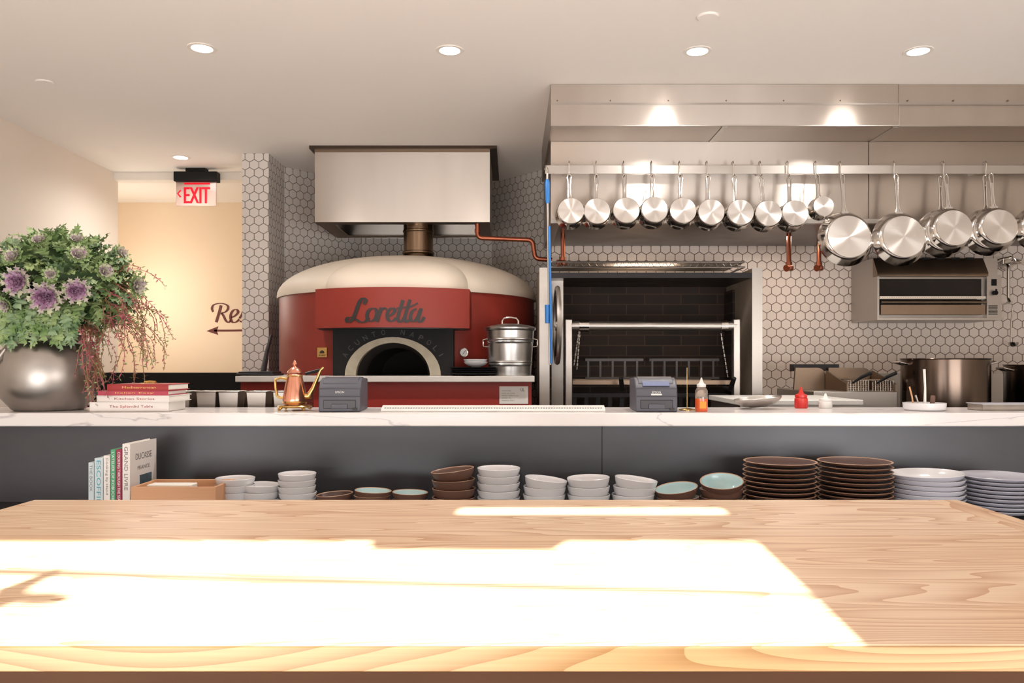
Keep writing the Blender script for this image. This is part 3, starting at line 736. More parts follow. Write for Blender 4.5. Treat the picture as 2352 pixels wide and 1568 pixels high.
# copper pipes
cp=T('copper_pipe','bent copper pipe running below the oven hood','pipe',(X(1097,4.98),4.98,0))
def arcp(pts,r=.025,n=5):
    P=[Vector(p) for p in pts]; out=[P[0]]
    for i in range(1,len(P)-1):
        a=(P[i-1]-P[i]).normalized(); b=(P[i+1]-P[i]).normalized()
        p0=P[i]+a*r; p2=P[i]+b*r
        for k in range(n+1):
            t=k/n; out.append(p0*(1-t)**2+P[i]*2*t*(1-t)+p2*t*t)
    out.append(P[-1]); return out
bx0=X(1097,4.98)
pts=[(0,0,Z(514,4.98)),(0,0,Z(546,4.98)),(X(1223,4.98)-bx0,0,Z(551,4.98)),(X(1229,4.98)-bx0,0,Z(594,4.98)),(X(1268,4.98)-bx0,0,Z(597,4.98))]
MB().tube(arcp(pts,.03),.0145,14).make('pipe_run',M_copper,cp)
MB().cyl(.018,-.012,.012,c=(0,0,Z(530,4.98))).make('pipe_collar',M_copper,cp)
def drop(px,py0,py1,Y):
    d=T('fire_suppression_nozzle','copper drop pipe with nozzle below the hood','nozzle',(X(px,Y),Y,Z(py1,Y)),group='copper nozzles below the hood')
    MB().cyl(.013,0,2.0-Z(py1,Y),seg=16).make('drop_pipe',M_copper,d)
    MB().lathe([(0,-.03),(.02,-.03),(.026,-.02),(.026,-.005),(.018,.0),(.018,.02),(0,.02)],seg=20).tube([(0,0,-.005),(-.015,-.03,-.015),(-.03,-.04,-.02)],[.012,.012,.02],12).make('nozzle_head',M_copper,d)
drop(1293,531,598,4.6); drop(1812,531,610,4.6); drop(1881,531,610,4.75)

# ---------------- grill
gr=T('wood_fired_grill','wood-fired grill with brick hearth and steel lift frame','grill',(0,4.5,0))
for x0_,x1_ in ((.157,.21),(1.358,1.412)):
    MB().box(x0_,x1_,0,.60,0,1.79).make('side_panel',M_firec,gr,bevel=.003)
    MB().box(x0_-.002,x1_+.002,-.004,0,0,1.792).make('edge_trim',M_steel,gr)
MB().box(.21,1.358,.54,.60,.6,1.77).make('brick_back',M_brick,gr)
MB().box(.21,.225,.02,.54,.6,1.70).make('brick_side',M_brick,gr)
MB().box(1.343,1.358,.35,.54,.6,1.70).make('brick_side',M_brick,gr)
MB().box(.21,1.358,.02,.54,1.735,1.75).make('top_plate',M_steeld,gr)
MB().box(.21,1.358,.0,.02,1.735,1.765).make('front_lip',M_char,gr)
MB().box(.21,1.358,.0,.54,.8,.86).make('hearth',M_soot,gr)
MB().box(.225,.30,.16,.19,.86,1.735).make('guide_plate',M_steel,gr)
rz_=Z(748,4.45)
MB().cyl(.026,X(1312,4.45),X(1690,4.45),c=(0,-.05,rz_),axis='X',seg=24).make('lift_roller',M_steel,gr)
for a_,b_ in ((1330,1352),(1655,1670)): MB().cyl(.033,X(a_,4.45),X(b_,4.45),c=(0,-.05,rz_),axis='X').make('roller_collar',M_pol,gr)
for px in (1306,1690): MB().box(X(px,4.45)-.019,X(px,4.45)+.019,-.075,-.03,.86,rz_+.035).make('lift_post',M_steel,gr,bevel=.004)
wx=X(1281,4.4)
MB().lathe([(.195,-.010),(.215,-.012),(.222,0),(.215,.012),(.195,.010),(.195,-.010)],c=(wx,-.05,Z(747,4.45)),axis='X',seg=64).cyl(.03,-.012,.012,c=(wx,-.05,Z(747,4.45)),axis='X').make('crank_wheel',M_steel,gr)
for k in range(6):
    a=k*math.pi/3; MB().tube([(wx,-.05,Z(747,4.45)),(wx,-.05+.2*math.cos(a),Z(747,4.45)+.2*math.sin(a))],.007,8).make('wheel_spoke',M_steeld,gr)
for a,b in (((1330,760),(1318,840)),((1656,765),(1672,868)),((1332,760),(1325,850))):
    n=11; m=MB()
    for k in range(n):
        t0=k/n; t1=(k+.8)/n
        p=lambda t:(X(a[0]+(b[0]-a[0])*t,4.46),-.04,Z(a[1]+(b[1]-a[1])*t,4.46))
        m.tube([p(t0),p(t1)],.005 if k%2 else .003,8)
    m.make('lift_chain',M_rope,gr)
gz=Z(878,4.47)
g=MB(); gx0,gx1=X(1316,4.47),X(1682,4.47)
g.box(gx0,gx1,-.03,-.01,gz-.012,gz+.012).box(gx0,gx1,.36,.38,gz-.012,gz+.012).box(gx0,gx0+.02,-.01,.36,gz-.012,gz+.012).box(gx1-.02,gx1,-.01,.36,gz-.012,gz+.012)
for k in range(38):
    xx=gx0+.03+k*(gx1-gx0-.06)/37; g.tube([(xx,-.01,gz),(xx,.36,gz)],.004,6)
g.make('grill_grate',M_mid,gr)
b=MB()
for x0,x1 in ((1345,1478),(1492,1652)):
    b.box(X(x0,4.85),X(x1,4.85),.35,.36,Z(826,4.85)-.008,Z(826,4.85)+.008); b.box(X(x0,4.85),X(x1,4.85),.35,.36,Z(868,4.85)-.006,Z(868,4.85)+.006)
    k=x0+6
    while k<x1: b.box(X(k,4.85)-.006,X(k,4.85)+.006,.345,.351,Z(868,4.85),Z(826,4.85)); k+=28
b.make('fire_cage',mat('iron_cage',C(96,92,92),0.5,0.6,noise=.3),gr)
b=MB()
for k in range(14):
    xx=X(1320+k*27,4.6); b.box(xx-.012,xx+.012,.1,.125,.86,Z(905,4.6))
b.box(gx0,gx1,.09,.135,Z(912,4.6),Z(903,4.6)); b.make('lower_rack',M_char,gr)
for px,dx in ((1428,14),(1690,-8)): MB().tube([(X(px,4.3),-.17,Z(868,4.3)),(X(px+dx*.4,4.3),-.12,Z(895,4.3)),(X(px+dx,4.3),-.05,gz-.03)],[.012,.014,.012],12).make('grip_handle',M_black,gr)
ws=T('wire_shelf','chrome wire shelf resting above the grill','shelf',(0,4.5,1.793))
m=MB(); wx0,wx1=X(1268,4.5),X(1712,4.5)
for zz in (.004,.034):
    for yy in (.01,.44): m.tube([(wx0,yy,zz),(wx1,yy,zz)],.0045,6)
    for xx in (wx0,wx1): m.tube([(xx,.01,zz),(xx,.44,zz)],.0045,6)
m.make('shelf_frame',M_steel,ws)
m=MB(); k=0; xx=wx0
zig=[]
while xx<wx1: zig.append((xx,.01,.004 if k%2 else .034)); xx+=.02; k+=1
m.tube(zig,.003,6)
for k in range(12): m.tube([(wx0,.02+k*.035,.036),(wx1,.02+k*.035,.036)],.002,5)
m.make('shelf_wires',M_steel,ws)

# blue handled poles
pl=T('grabber_pole','long pole with blue grip hanging from the hood corner','pole',(X(1257,4.0),4.0,0))
MB().tube([(0,0,Z(398,4.0)),(.006,0,Z(615,4.0)),(.014,0,Z(838,4.0))],.006,10).make('pole_shaft',M_steel,pl)
MB().tube([(0,0,Z(412,4.0)),(.001,0,Z(418,4.0)),(.002,0,Z(460,4.0)),(.002,0,Z(467,4.0))],[.008,.013,.012,.008],12).make('blue_grip',M_blue,pl)
MB().tube([(.010,-.012,Z(520,4.0)),(.0165,-.012,Z(700,4.0)),(.02,-.012,Z(835,4.0))],.006,10).make('blue_shaft',M_blue,pl)
MB().tube([(.0,-.002,Z(700,4.0)),(.0,-.002,Z(742,4.0))],[.013,.011],12).make('lower_grip',M_blue,pl)
MB().tube([(0,0,Z(398,4.0)),(-.012,0,Z(388,4.0)),(-.006,.02,Z(378,4.0)),(.006,.06,Z(378,4.0)),(.008,.1,Z(385,4.0))],.003,8).make('hanging_loop',M_pol,pl)

# ---------------- salamander broiler
sb=T('salamander_broiler','wall mounted stainless steel salamander broiler','broiler',(X(2015,4.75),4.75,Z(730,4.75)))
sw=X(2305,4.75)-X(2015,4.75); sh=Z(590,4.75)-Z(730,4.75); mp_=lambda py:Z(py,4.75)-Z(730,4.75)
MB().box(.001,sw,.06,.365,0,sh).make('broiler_body',M_steel,sb)
MB().box(0,.012,0,.059,0,sh*.68).make('side_panel',M_steel,sb)
MB().box(0,sw,0,.36,-.012,0).make('base_panel',M_steel,sb)
MB().prism([(0,mp_(634)),(.0,mp_(626)),(.055,sh),(.059,sh),(.059,mp_(634))],.0,sw-.09,'X').make('vent_hood',M_mid,sb)
vv=MB()
for row,py in enumerate((590,612)):
    for k in range(7):
        cx=.03+k*.088
        t=(py-634)/(590-634); yy=.052*t-.004
        vv.box(cx,cx+.05,yy+.001,yy+.008,mp_(py)-.008,mp_(py)+.004)
vv.make('vent_slots',M_black,sb)
MB().box(.02,sw-.10,.055,.0595,mp_(722),mp_(638)).make('heating_cavity',M_soot,sb)
m=MB()
for yy in (.0,.05): m.box(.015,sw-.105,yy,yy+.006,mp_(686),mp_(680))
for k in range(46): m.tube([(.02+k*(sw-.13)/45,-.004,mp_(683)),(.02+k*(sw-.13)/45,.055,mp_(683))],.0025,5)
m.make('broiler_rack',M_pol,sb)
MB().cyl(.009,.02,sw-.11,c=(0,-.014,mp_(694)),axis='X').box(.02,sw-.11,-.003,.055,mp_(722),mp_(700)).make('drip_tray',M_mid,sb)
MB().box(sw-.088,sw,.02,.059,0,mp_(630)).make('control_panel',M_steel,sb)
MB().cyl(.013,-.0,.022,c=(sw-.045,-.002,mp_(672)),axis='Y').box(sw-.049,sw-.041,-.006,.0,mp_(672)-.014,mp_(672)+.022).make('control_knob',M_black,sb)
m=MB()
for k in range(7): m.box(sw-.078,sw-.025,.0175,.0198,mp_(722)+k*.0085,mp_(722)+.004+k*.0085)
m.make('louvre',M_black,sb)
MB().box(sw-.06,sw-.03,.0175,.0198,mp_(655),mp_(640)).make('switch_plate',M_black,sb)
fc=T('pot_filler','steel wall mounted pot filler pipe with valve','faucet',(X(2316,4.9),4.9,Z(640,4.9)))
MB().tube(arcp([(0,.215,.09),(0,.0,.09),(0,.0,-.14),(.0,-.03,-.15)],.03),.009,12).make('filler_pipe',M_pol,fc)
MB().lathe([(0,-.02),(.028,-.02),(.032,-.01),(.032,0),(0,0)],c=(0,.215,.09),axis='Y').make('wall_flange',M_pol,fc)
MB().tube([(0,.05,.09),(0,.05,.13)],.009,8).tube([(-.04,.05,.12),(.05,.05,.14)],.007,8).make('valve_handle',M_pol,fc)
fv=T('wall_valve','small steel valve with pipe on the tiled wall','valve',(X(2344,4.95),4.95,Z(602,4.95)))
MB().cyl(.03,.12,.165,axis='Y').tube([(0,.14,0),(0,-.01,0),(-.05,-.02,.01)],.012,10).lathe([(0,-.04),(.022,-.04),(.022,-.03),(0,-.03)],axis='Y',seg=12).make('valve_body',M_pol,fv)
ld=T('ladle','steel ladle hanging on the tiled wall','ladle',(X(2322,5.0),5.0,Z(700,5.0)))
MB().tube([(0,.12,0.01),(.0,.02,.012),(0.012,0,0),(0,0,-.12),(-.004,-.004,-.235)],.004,8).make('ladle_handle',M_pol,ld)
MB().lathe([(.03,0),(.028,-.015),(.018,-.026),(0,-.03),(0,-.027),(.016,-.023),(.026,-.014),(.028,0),(.03,0)],c=(-.004,-.03,-.235),seg=24).make('ladle_bowl',M_pol,ld)

# ---------------- fryers, range, stockpots, prep table
fr=T('deep_fryer','stainless steel double deep fryer with baskets','fryer',(X(1975,4.3),4.3,0))
FR=2062
fx0=X(1869,4.3)-X(1975,4.3); fx1=X(FR,4.3)-X(1975,4.3)
MB().box(fx0,fx1,.0,.6,0,1.10).make('fryer_body',M_steel,fr,bevel=.004)
for a_,b_ in ((1869,1950),(1950,FR)):
    xa=X(a_,4.3)-X(1975,4.3); xb=X(b_,4.3)-X(1975,4.3)-.004; zt_=Z(845,4.3)
    po=[(xa,1.10),(xb,1.10)]
    for k in range(9):
        a=math.pi/2*k/8; po.append((xb-.05+.05*math.cos(a),zt_-.06+.06*math.sin(a)))
    po.append((xa+.01,zt_))
    MB().prism(po,.30,.32,'Y').make('splash_guard',M_mid,fr)
    MB().prism([(0.0,1.10),(.0,1.14),(.29,zt_-.015),(.29,1.10)],xb-.008,xb,'X').make('side_guard',M_mid,fr)
MB().box(X(1873,4.3)-X(1975,4.3),X(1985,4.3)-X(1975,4.3),.33,.4,Z(845,4.3)-.02,Z(838,4.3)+.004).make('rear_ledge',M_char,fr)
for px in (1975,2032):
    cx=X(px,4.3)-X(1975,4.3); m=MB(); z0,z1_=1.102,1.19
    for k in range(9):
        xx=cx-.055+k*.01375
        m.tube([(xx,.02,z0),(xx,.02,z1_-.03),(xx,.28,z1_-.03)],.0015,5)
    for k in range(5): m.tube([(cx-.055,.02,z0+.012*k),(cx+.055,.02,z0+.012*k)],.0015,5)
    m.tube([(cx-.056,.02,z1_-.03),(cx+.056,.02,z1_-.03),(cx+.056,.28,z1_-.03),(cx-.056,.28,z1_-.03)],.003,6,closed=True)
    m.make('fry_basket',M_pol,fr)
    MB().tube([(cx-.05,-.02,z1_-.045),(cx-.01,-.05,z1_-.01),(cx+.035,-.06,z1_+.012)],[.005,.009,.010],10).make('basket_handle',M_black,fr)
rg=T('cooking_range','stainless steel cooking range with black grates','range',(2.76,4.4,0))
MB().box(-.62,.62,-.35,.5,0,.93).make('range_body',M_steel,rg,bevel=.004)
MB().box(-.60,.60,-.33,.48,.93,.945).make('range_grate',M_char,rg)
MB().box(-.60,.60,.50,.53,.93,1.19).make('backguard',M_steel,rg)
for k in range(5): MB().cyl(.022,-.385,-.351,c=(-.48+k*.24,0,.86),axis='Y').make('control_knob',M_black,rg)
M_potd=mat('stockpot_steel',C(112,97,87),0.2,1.0,noise=0.4,nscale=5)
def stockpot(px,pxw,py,Y,lab):
    R=pxw/2*Y/F; z0=.946; h=Z(py,Y)-z0
    r=T('stockpot',lab,'pot',(X(px,Y),Y,z0),group='stockpots on the range')
    MB().lathe([(0,0),(R*.97,0),(R,.008),(R,h-.004),(R*1.02,h),(R*1.015,h+.003),(R*.975,h),(R*.975,.01),(0,.01)],seg=64).make('pot_body',M_potd,r)
    for sx in (-1,1):
        MB().tube([(sx*R*.98,-.035,h-.03),(sx*(R+.045),-.033,h-.018),(sx*(R+.045),.033,h-.018),(sx*R*.98,.035,h-.03)],.006,8).make('pot_handle',M_pol,r)
    return r
stockpot(2170,184,824,4.28,'large dark steel stockpot on the range')
stockpot(2392,150,838,4.35,'smaller dark steel stockpot on the range')
pt=T('prep_table','low stainless prep table with white cutting board top','table',(X(1820,3.9),3.9,0))
MB().box(-.33,.22,-.26,.28,0,1.06).make('cabinet_body',M_steel,pt)
MB().box(-.34,.23,-.27,.29,1.06,1.085).make('cutting_board',M_whp,pt,bevel=.004)

# food pans behind counter left
fp=T('topping_rail','stainless steel refrigerated topping rail','rail',(X(520,3.6),3.6,0))
MB().box(-.30,.36,-.12,-.10,1.0,1.105).box(-.30,.36,.12,.14,1.0,1.115).box(-.30,-.28,-.1,.12,1.0,1.11).box(.34,.36,-.1,.12,1.0,1.11).box(-.30,.36,-.1,.12,.98,1.0).box(-.30,.36,-.12,.14,0,.98).make('rail_frame',M_mid,fp)
n0=None
for k,px in enumerate((428,487,537,600,660)):
    w_=.044; x=X(px,3.42)
    if n0 is None:
        m=MB(); wv=[(-w_,-.05),(w_,-.05),(w_,.05),(-w_,.05)]
        def rr(s,z): return [(p[0]*s,p[1]*s,z) for p in wv]
        m.loft([rr(.82,0),rr(.95,.085),rr(1.08,.087),rr(1.08,.090),rr(.9,.088),rr(.78,.006)])
        n0=m.make('food_pan',M_steel,loc=(x,3.40,1.045),bevel=.002,label='small stainless steel food pan behind the counter',category='pan',group='food pans behind the counter')
    else: dup(n0,loc=(x,3.40,1.045))
MB().box(X(385,3.4),X(700,3.4),3.34,3.46,1.03,1.0445).box(X(385,3.4),X(700,3.4),3.34,3.46,0,1.03).make('pan_ledge',M_mid,label='steel ledge holding the food pans',category='ledge')

# ---------------- counter-top objects
TZ=1.0695
def printer(px,lab,rotz,txt):
    Y=2.985; r=T('receipt_printer',lab,'printer',(X(px,Y),Y,TZ),(0,0,rotz),'receipt printers on the counter')
    w_=.078
    MB().prism([(0,.0),(0,.055),(.004,.06),(.004,.088),(.035,.118),(.075,.127),(.235,.122),(.24,.118),(.24,0)],-w_,w_,'X').make('printer_case',M_prn,r,bevel=.004)
    MB().prism([(.02,.105),(.035,.120),(.08,.131),(.20,.128),(.205,.115),(.02,.10)],-w_+.012,w_-.012,'X').make('top_cover',M_prn,r,bevel=.003)
    MB().box(-w_+.018,w_-.018,-.003,.004,.012,.045).make('paper_slot',M_prnd,r,bevel=.002)
    MB().box(-.03,.03,-.008,-.002,.012,.030).make('front_bracket',M_prn,r,bevel=.002)
    MB().text(txt,.032,.0075,lambda u,v:(-.016+u,.0032,.070+v)).make('logo_lettering',M_whp,r,recalc=False)
    MB().box(w_-.03,w_-.012,-.0045,-.0,.006,.016).make('power_switch',M_ink,r)
    return r
printer(780,'dark grey receipt printer with front slot',math.radians(4),'EPSON')
r=printer(1508,'dark grey receipt printer with labels',math.radians(-3),'EPSON')
MB().box(-.05,.05,0,.0006,-.012,.012).make('blue_label',mat('pale_blue_sticker',C(112,122,156),0.5),r,loc=(0,.018,.106),rot=(math.radians(-45),0,0))
MB().box(-.02,.02,.002,.0034,.062,.068).make('sticker',M_whp,r)

tr=T('ticket_rail','long white aluminium ticket rail lying on the counter','ticket rail',(X(1133,3.02),3.02,TZ))
tl=256*3.02/F
MB().prism([(-.02,0),(-.02,.010),(.02,.022),(.024,.022),(.024,0)],-tl,tl,'X').make('rail_body',M_whp,tr,bevel=.001)
for k in range(84): MB().lathe([(0,0),(.0035,0),(.0035,.003),(0,.004)],c=(-tl+.015+k*(2*tl-.03)/83,-.012,.0115),seg=8).make('rail_marble',M_dots,tr)

kx=X(677,3.08)
kt=T('copper_coffee_pot','tall polished copper coffee pot with long spout','kettle',(kx,3.08,TZ))
MB().lathe([(0,.024),(.042,.024),(.045,.03),(.045,.045),(.038,.09),(.029,.13),(.0285,.134),(.0285,.14),(.026,.142),(0,.142)],seg=48).make('pot_body',M_copperk,kt)
MB().lathe([(0,.1425),(.028,.1425),(.029,.146),(.024,.155),(.015,.163),(.006,.168),(.004,.172),(.009,.178),(.006,.185),(.003,.193),(0,.196)],seg=40).make('pot_lid',M_copperk,kt)
for pr in ([(.045,.03),(.047,.032),(.045,.036)],[(.029,.130),(.0315,.133),(.029,.136)]): MB().lathe(pr,seg=40).make('brass_band',M_brass,kt)
MB().tube([(.036,0,.055),(.055,0,.055),(.072,0,.085),(.088,0,.125),(.100,0,.155),(.112,0,.166)],[.013,.012,.009,.006,.005,.005],14).make('spout',M_brass,kt)
MB().tube([(-.03,0,.122),(-.055,0,.126),(-.076,0,.118),(-.074,0,.085),(-.068,0,.055),(-.055,0,.048),(-.042,0,.05)],.0055,10).make('pot_handle',M_brass,kt)
m=MB().lathe([(.030,.014),(.062,.012),(.066,.016),(.062,.020),(.030,.022),(.030,.014)],seg=48)
for k in range(4):
    a=math.pi/4+k*math.pi/2; m.tube([(.055*math.cos(a),.055*math.sin(a),.015),(.064*math.cos(a),.064*math.sin(a),.0075),(.070*math.cos(a),.070*math.sin(a),.006)],[.006,.005,.006],10)
m.make('brass_stand',M_brass,kt)

sk=T('bill_spike','brass bill spike with round base','spike',(X(1578,3.1),3.1,TZ))
MB().lathe([(0,0),(.032,0),(.032,.003),(.01,.008),(0,.008)],seg=32).make('spike_base',M_brass,sk)
MB().tube([(0,0,.006),(0,0,.165)],[.0018,.001],8).make('spike_rod',M_brass,sk)
st=T('sauce_bottle','clear squeeze bottle half full of orange hot sauce','bottle',(X(1611,3.02),3.02,TZ))
MB().lathe([(0,0),(.022,0),(.0235,.004),(.0235,.048),(0,.048)],seg=32).make('hot_sauce',M_orange,st)
MB().lathe([(.0236,.048),(.0236,.078),(.018,.088),(.015,.092),(0,.092),(0,.09),(.014,.09),(.017,.086),(.0228,.077),(.0228,.0485),(.0236,.048)],seg=32).make('bottle_body',M_clear,st)
MB().box(-.012,.012,-.0245,-.0238,.012,.038).make('paper_tag',mat('yellow_tag',C(235,150,50),.6),st)
MB().lathe([(0,.0925),(.017,.0925),(.017,.102),(.010,.106),(.004,.12),(.002,.128),(0,.128)],seg=24).make('nozzle_cap',M_whp,st)
def squeeze(px,py,m,lab,Y=3.24):
    h=Z(py,Y)-TZ
    r=T('squeeze_bottle',lab,'bottle',(X(px,Y),Y,TZ))
    MB().lathe([(0,0),(.024,0),(.026,.004),(.026,h*.45),(.022,h*.5),(0,h*.5)],seg=28).make('bottle_body',m,r)
    MB().lathe([(0,h*.505),(.024,h*.505),(.024,h*.62),(.012,h*.68),(.006,h*.85),(.003,h),(0,h)],seg=28).make('nozzle_cap',m,r)
squeeze(1840,888,M_redp,'short red plastic squeeze bottle')
squeeze(1896,903,M_whp,'short white plastic squeeze bottle')
bp,_=bowlprof(.094,.036,.003)
MB().lathe(bp,seg=56).make('mixing_bowl',M_steel,loc=(X(1742,3.2),3.2,TZ+.008),rot=(0,math.radians(-6),0),label='shallow steel bowl resting on the counter',category='bowl')
wd_=T('ramekin','round white dish on the marble counter','dish',(X(2123,3.08),3.08,TZ))
MB().lathe([(0,0),(.068,0),(.075,.006),(.077,.030),(.073,.030),(.070,.008),(0,.006)],seg=48).make('dish_body',M_cer,wd_)
def stick(px,py0,px1,py1,m,lab,r,nm):
    o=MB().tube([(X(px,3.08),3.08,TZ+.012),(X(px1,3.08)*.5+X(px,3.08)*.5,3.08,(TZ+.012+Z(py1,3.08))/2),(X(px1,3.08),3.09,Z(py1,3.08))],r,10)
    c=Vector((X(px,3.08),3.08,TZ+.012)); o.xf(Matrix.Translation(-c)); o.make(nm,m,loc=c,label=lab,category=nm.replace('_',' '))
stick(2124,0,2126,848,M_whp,'tall white plastic spatula standing in the dish',[.006,.004,.005],'spatula')
stick(2098,0,2092,888,M_boxw,'thin wooden tasting stick in the dish',[.003,.003,.003],'wooden_stick')
stick(2110,0,2106,908,M_steel,'small spoon handle in the dish',[.003,.003,.004],'spoon')
stick(2138,0,2146,910,M_brown,'brown brush handle in the dish',[.006,.009,.009],'brush')
cb_=T('storage_container','shallow clear plastic container on the counter','container',(X(2310,3.1),3.1,TZ))
MB().box(-.12,.12,-.05,.05,0,.002).box(-.12,.12,-.05,-.048,.002,.024).box(-.12,.12,.048,.05,.002,.024).box(-.12,-.118,-.048,.048,.002,.024).box(.118,.12,-.048,.048,.002,.024).make('container_body',M_clear,cb_)
MB().box(-.124,.124,-.054,.054,.0245,.028).make('container_lid',M_cergrey,cb_,bevel=.001)

def fbook(x0,x1,y0,y1,m,lab,rz,spine,Y=3.0,dp=.19,zb=None):
    xa,xb=X(x0,Y),X(x1,Y); w_=(xb-xa)/2; h=(y1-y0)*Y/F
    r=T('cookbook',lab,'book',((xa+xb)/2,Y+.09,zb),(0,0,rz),'stacked cookbooks on the counter')
    MB().box(-w_,w_,-.09,dp-.09,0,.003).box(-w_,w_,-.09,dp-.09,h-.003,h-.0002).box(-w_,w_,-.09,-.087,.003,h-.003).make('cover',m,r,bevel=.0006)
    MB().box(-w_+.004,w_-.004,-.0868,dp-.096,.0031,h-.0031).make('pages',M_paper,r)
    MB().text(spine,w_*1.1,h*.34,lambda u,v:(-w_*.5+u,-.0906,h*.33+v)).make('spine_lettering',M_book_r if m is M_book_w else M_brass,r,recalc=False)
    return zb+h
z=TZ+.0003
z=fbook(205,383,920,942,M_book_w,'white hardback cookbook at the bottom of the stack',.05,'The Splendid Table',zb=z)
z=fbook(222,392,905,920,M_book_w,'white paperback cookbook with red lettering',-.04,'Kitchen Stories',zb=z)
z=fbook(224,384,900,911,M_book_p,'rose cloth cookbook in the stack',.02,'Italian Easy',zb=z)
z=fbook(246,388,888,903,M_book_r,'red hardback cookbook on top of the stack',-.02,'Mediterranean',zb=z)
MB().box(-.03,.03,-.02,.02,0,.002).tube([(-.02,0,.006),(.0,.004,.008),(.025,0,.006)],.004,8).make('gold_pen',M_brass,loc=(X(335,3.05),3.08,z+.0003),label='small brass trinket lying on the books',category='pen')

# ---------------- pot with ornamental kale arrangement
vx=X(115,3.13)
vs_=T('metal_pot','squat worn steel milk pot used as a vase','vase',(vx,3.125,TZ))
vp=[(0,0),(.118,0),(.128,.005),(.14,.02),(.165,.05),(.180,.095),(.183,.14),(.180,.18),(.168,.22),(.148,.25),(.130,.266),(.128,.285),(.134,.292),(.128,.294),(.120,.285),(.120,.262),(.15,.22),(.17,.15),(.13,.02),(0,.012)]
MB().lathe(vp,seg=72).make('pot_body',M_spotsteel,vs_,ang=60)
MB().tube([(-.155,-.06,.235),(-.19,-.09,.20),(-.16,-.13,.17),(-.10,-.155,.20),(-.085,-.14,.235)],.006,10).make('carry_handle',M_steel,vs_)
MB().tube([(.10,-.05,.262),(.16,-.06,.262),(.17,0,.258),(.16,.06,.262),(.10,.05,.262)],.006,10).make('carry_handle',M_steel,vs_)
ar=T('kale_arrangement','lush arrangement of ornamental kale and red trailing sprigs','plant',(X(138,3.13),3.13,1.56))
def leaf(mb,base,d,up,L,W_,curl,mi,n=13):
    d=d.normalized(); side=d.cross(up)
    if side.length<1e-3: side=d.orthogonal()
    side.normalize(); up=side.cross(d).normalized()
    vs=[];fs=[];ph=random.random()*6
    for i in range(n+1):
        t=i/n; c=base+d*(L*t*(1-.25*curl*t))-up*(curl*L*t*t*.6)
        w_=W_*(math.sin(math.pi*min(1,(t*.86+.1)))**.8)*(1.0 if i%2 else .45)
        if i==n: w_=.001
        rf=W_*.30
        fwd=d*(W_*.3 if i%2 else 0)
        vs+=[c-side*w_+fwd+up*rf*math.sin(i*1.9+ph),c,c+side*w_+fwd+up*rf*math.sin(i*2.2+ph+2)]
    for i in range(n):
        a=3*i; fs+=[(a,a+1,a+4,a+3),(a+1,a+2,a+5,a+4)]
    mb.add(vs,fs,mi)
g=MB(); rs=random.Random(3)
RX,RY,RZ=.238,.20,.185
for k in range(760):
    th=rs.uniform(0,2*math.pi); cz=rs.uniform(-.85,1); sr=math.sqrt(1-cz*cz)
    d=Vector((sr*math.cos(th),sr*math.sin(th),cz)); p=Vector((d.x*RX,d.y*RY,d.z*RZ))*rs.uniform(.68,.95)
    dd=(d+Vector((rs.uniform(-.6,.6),rs.uniform(-.6,.6),rs.uniform(-.45,.5)))).normalized()
    leaf(g,p,dd,Vector((rs.uniform(-.5,.5),-.4,1)),rs.uniform(.06,.10),rs.uniform(.018,.030),rs.uniform(.1,.9),rs.choice([0,0,1]))
for k in range(80):
    a=rs.uniform(-1.0,1.0); x=.17*math.sin(a)+.0; p=Vector((x-.01,-.12-.03*math.cos(a),-.13+rs.uniform(-.05,.05)))
    leaf(g,p,Vector((rs.uniform(-.4,.4),-.35,-1)),Vector((rs.uniform(-.3,.3),-1,.2)),rs.uniform(.06,.10),rs.uniform(.020,.032),rs.uniform(-.1,.3),rs.choice([0,1]))
g.make('kale_leaves',[M_leaf,M_leaf2],ar,recalc=False,kind='stuff',ang=180)
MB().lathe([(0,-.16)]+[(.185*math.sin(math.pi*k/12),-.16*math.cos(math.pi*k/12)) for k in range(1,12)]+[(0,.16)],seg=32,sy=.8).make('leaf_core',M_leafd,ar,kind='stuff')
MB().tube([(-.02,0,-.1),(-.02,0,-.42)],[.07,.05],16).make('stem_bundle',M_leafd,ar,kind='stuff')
def rosette(R):
    m=MB()
    for ring,(cnt_,rr,el) in enumerate(((5,.35,1.25),(7,.6,.9),(9,.85,.55),(11,1.05,.2))):
        for k in range(cnt_):
            a=2*math.pi*k/cnt_+ring*.5
            d=Vector((math.cos(a)*math.cos(el),math.sin(a)*math.cos(el),math.sin(el)))
            leaf(m,Vector((math.cos(a)*R*.12*ring,math.sin(a)*R*.12*ring,-.002*ring)),d,Vector((0,0,1)),R*rr,R*.38,-.5,1 if ring==3 else 0,n=9)
    return m
protor={}
for px,py,R,kd in ((60,650,.040,0),(115,683,.044,0),(172,667,.036,0),(268,647,.036,1),(86,552,.026,1),(170,583,.032,1),(43,592,.030,1),(215,618,.030,1),(152,545,.025,1),(128,632,.022,1),(232,570,.026,1),(18,700,.026,1)):
    x=X(px,2.93)-ar.location.x; z_=Z(py,2.93)-1.56
    q=1-(x/.28)**2-(z_/.225)**2; y=-.245*math.sqrt(max(.05,q))
    nrm=Vector((x/.29**2,y/.24**2,z_/.235**2)).normalized()
    if kd not in protor:
        o=rosette(1.0).make('kale_rosette',[M_purple,M_lilac] if kd==0 else [M_lilac,M_leaf],ar,recalc=False,ang=180); protor[kd]=o
    else: o=protor[kd].copy(); col.objects.link(o); o.parent=ar
    o.location=Vector((x,y,z_)); o.scale=(R,R,R); o.rotation_mode='QUATERNION'; o.rotation_quaternion=nrm.to_track_quat('Z','Y')
sg=MB()
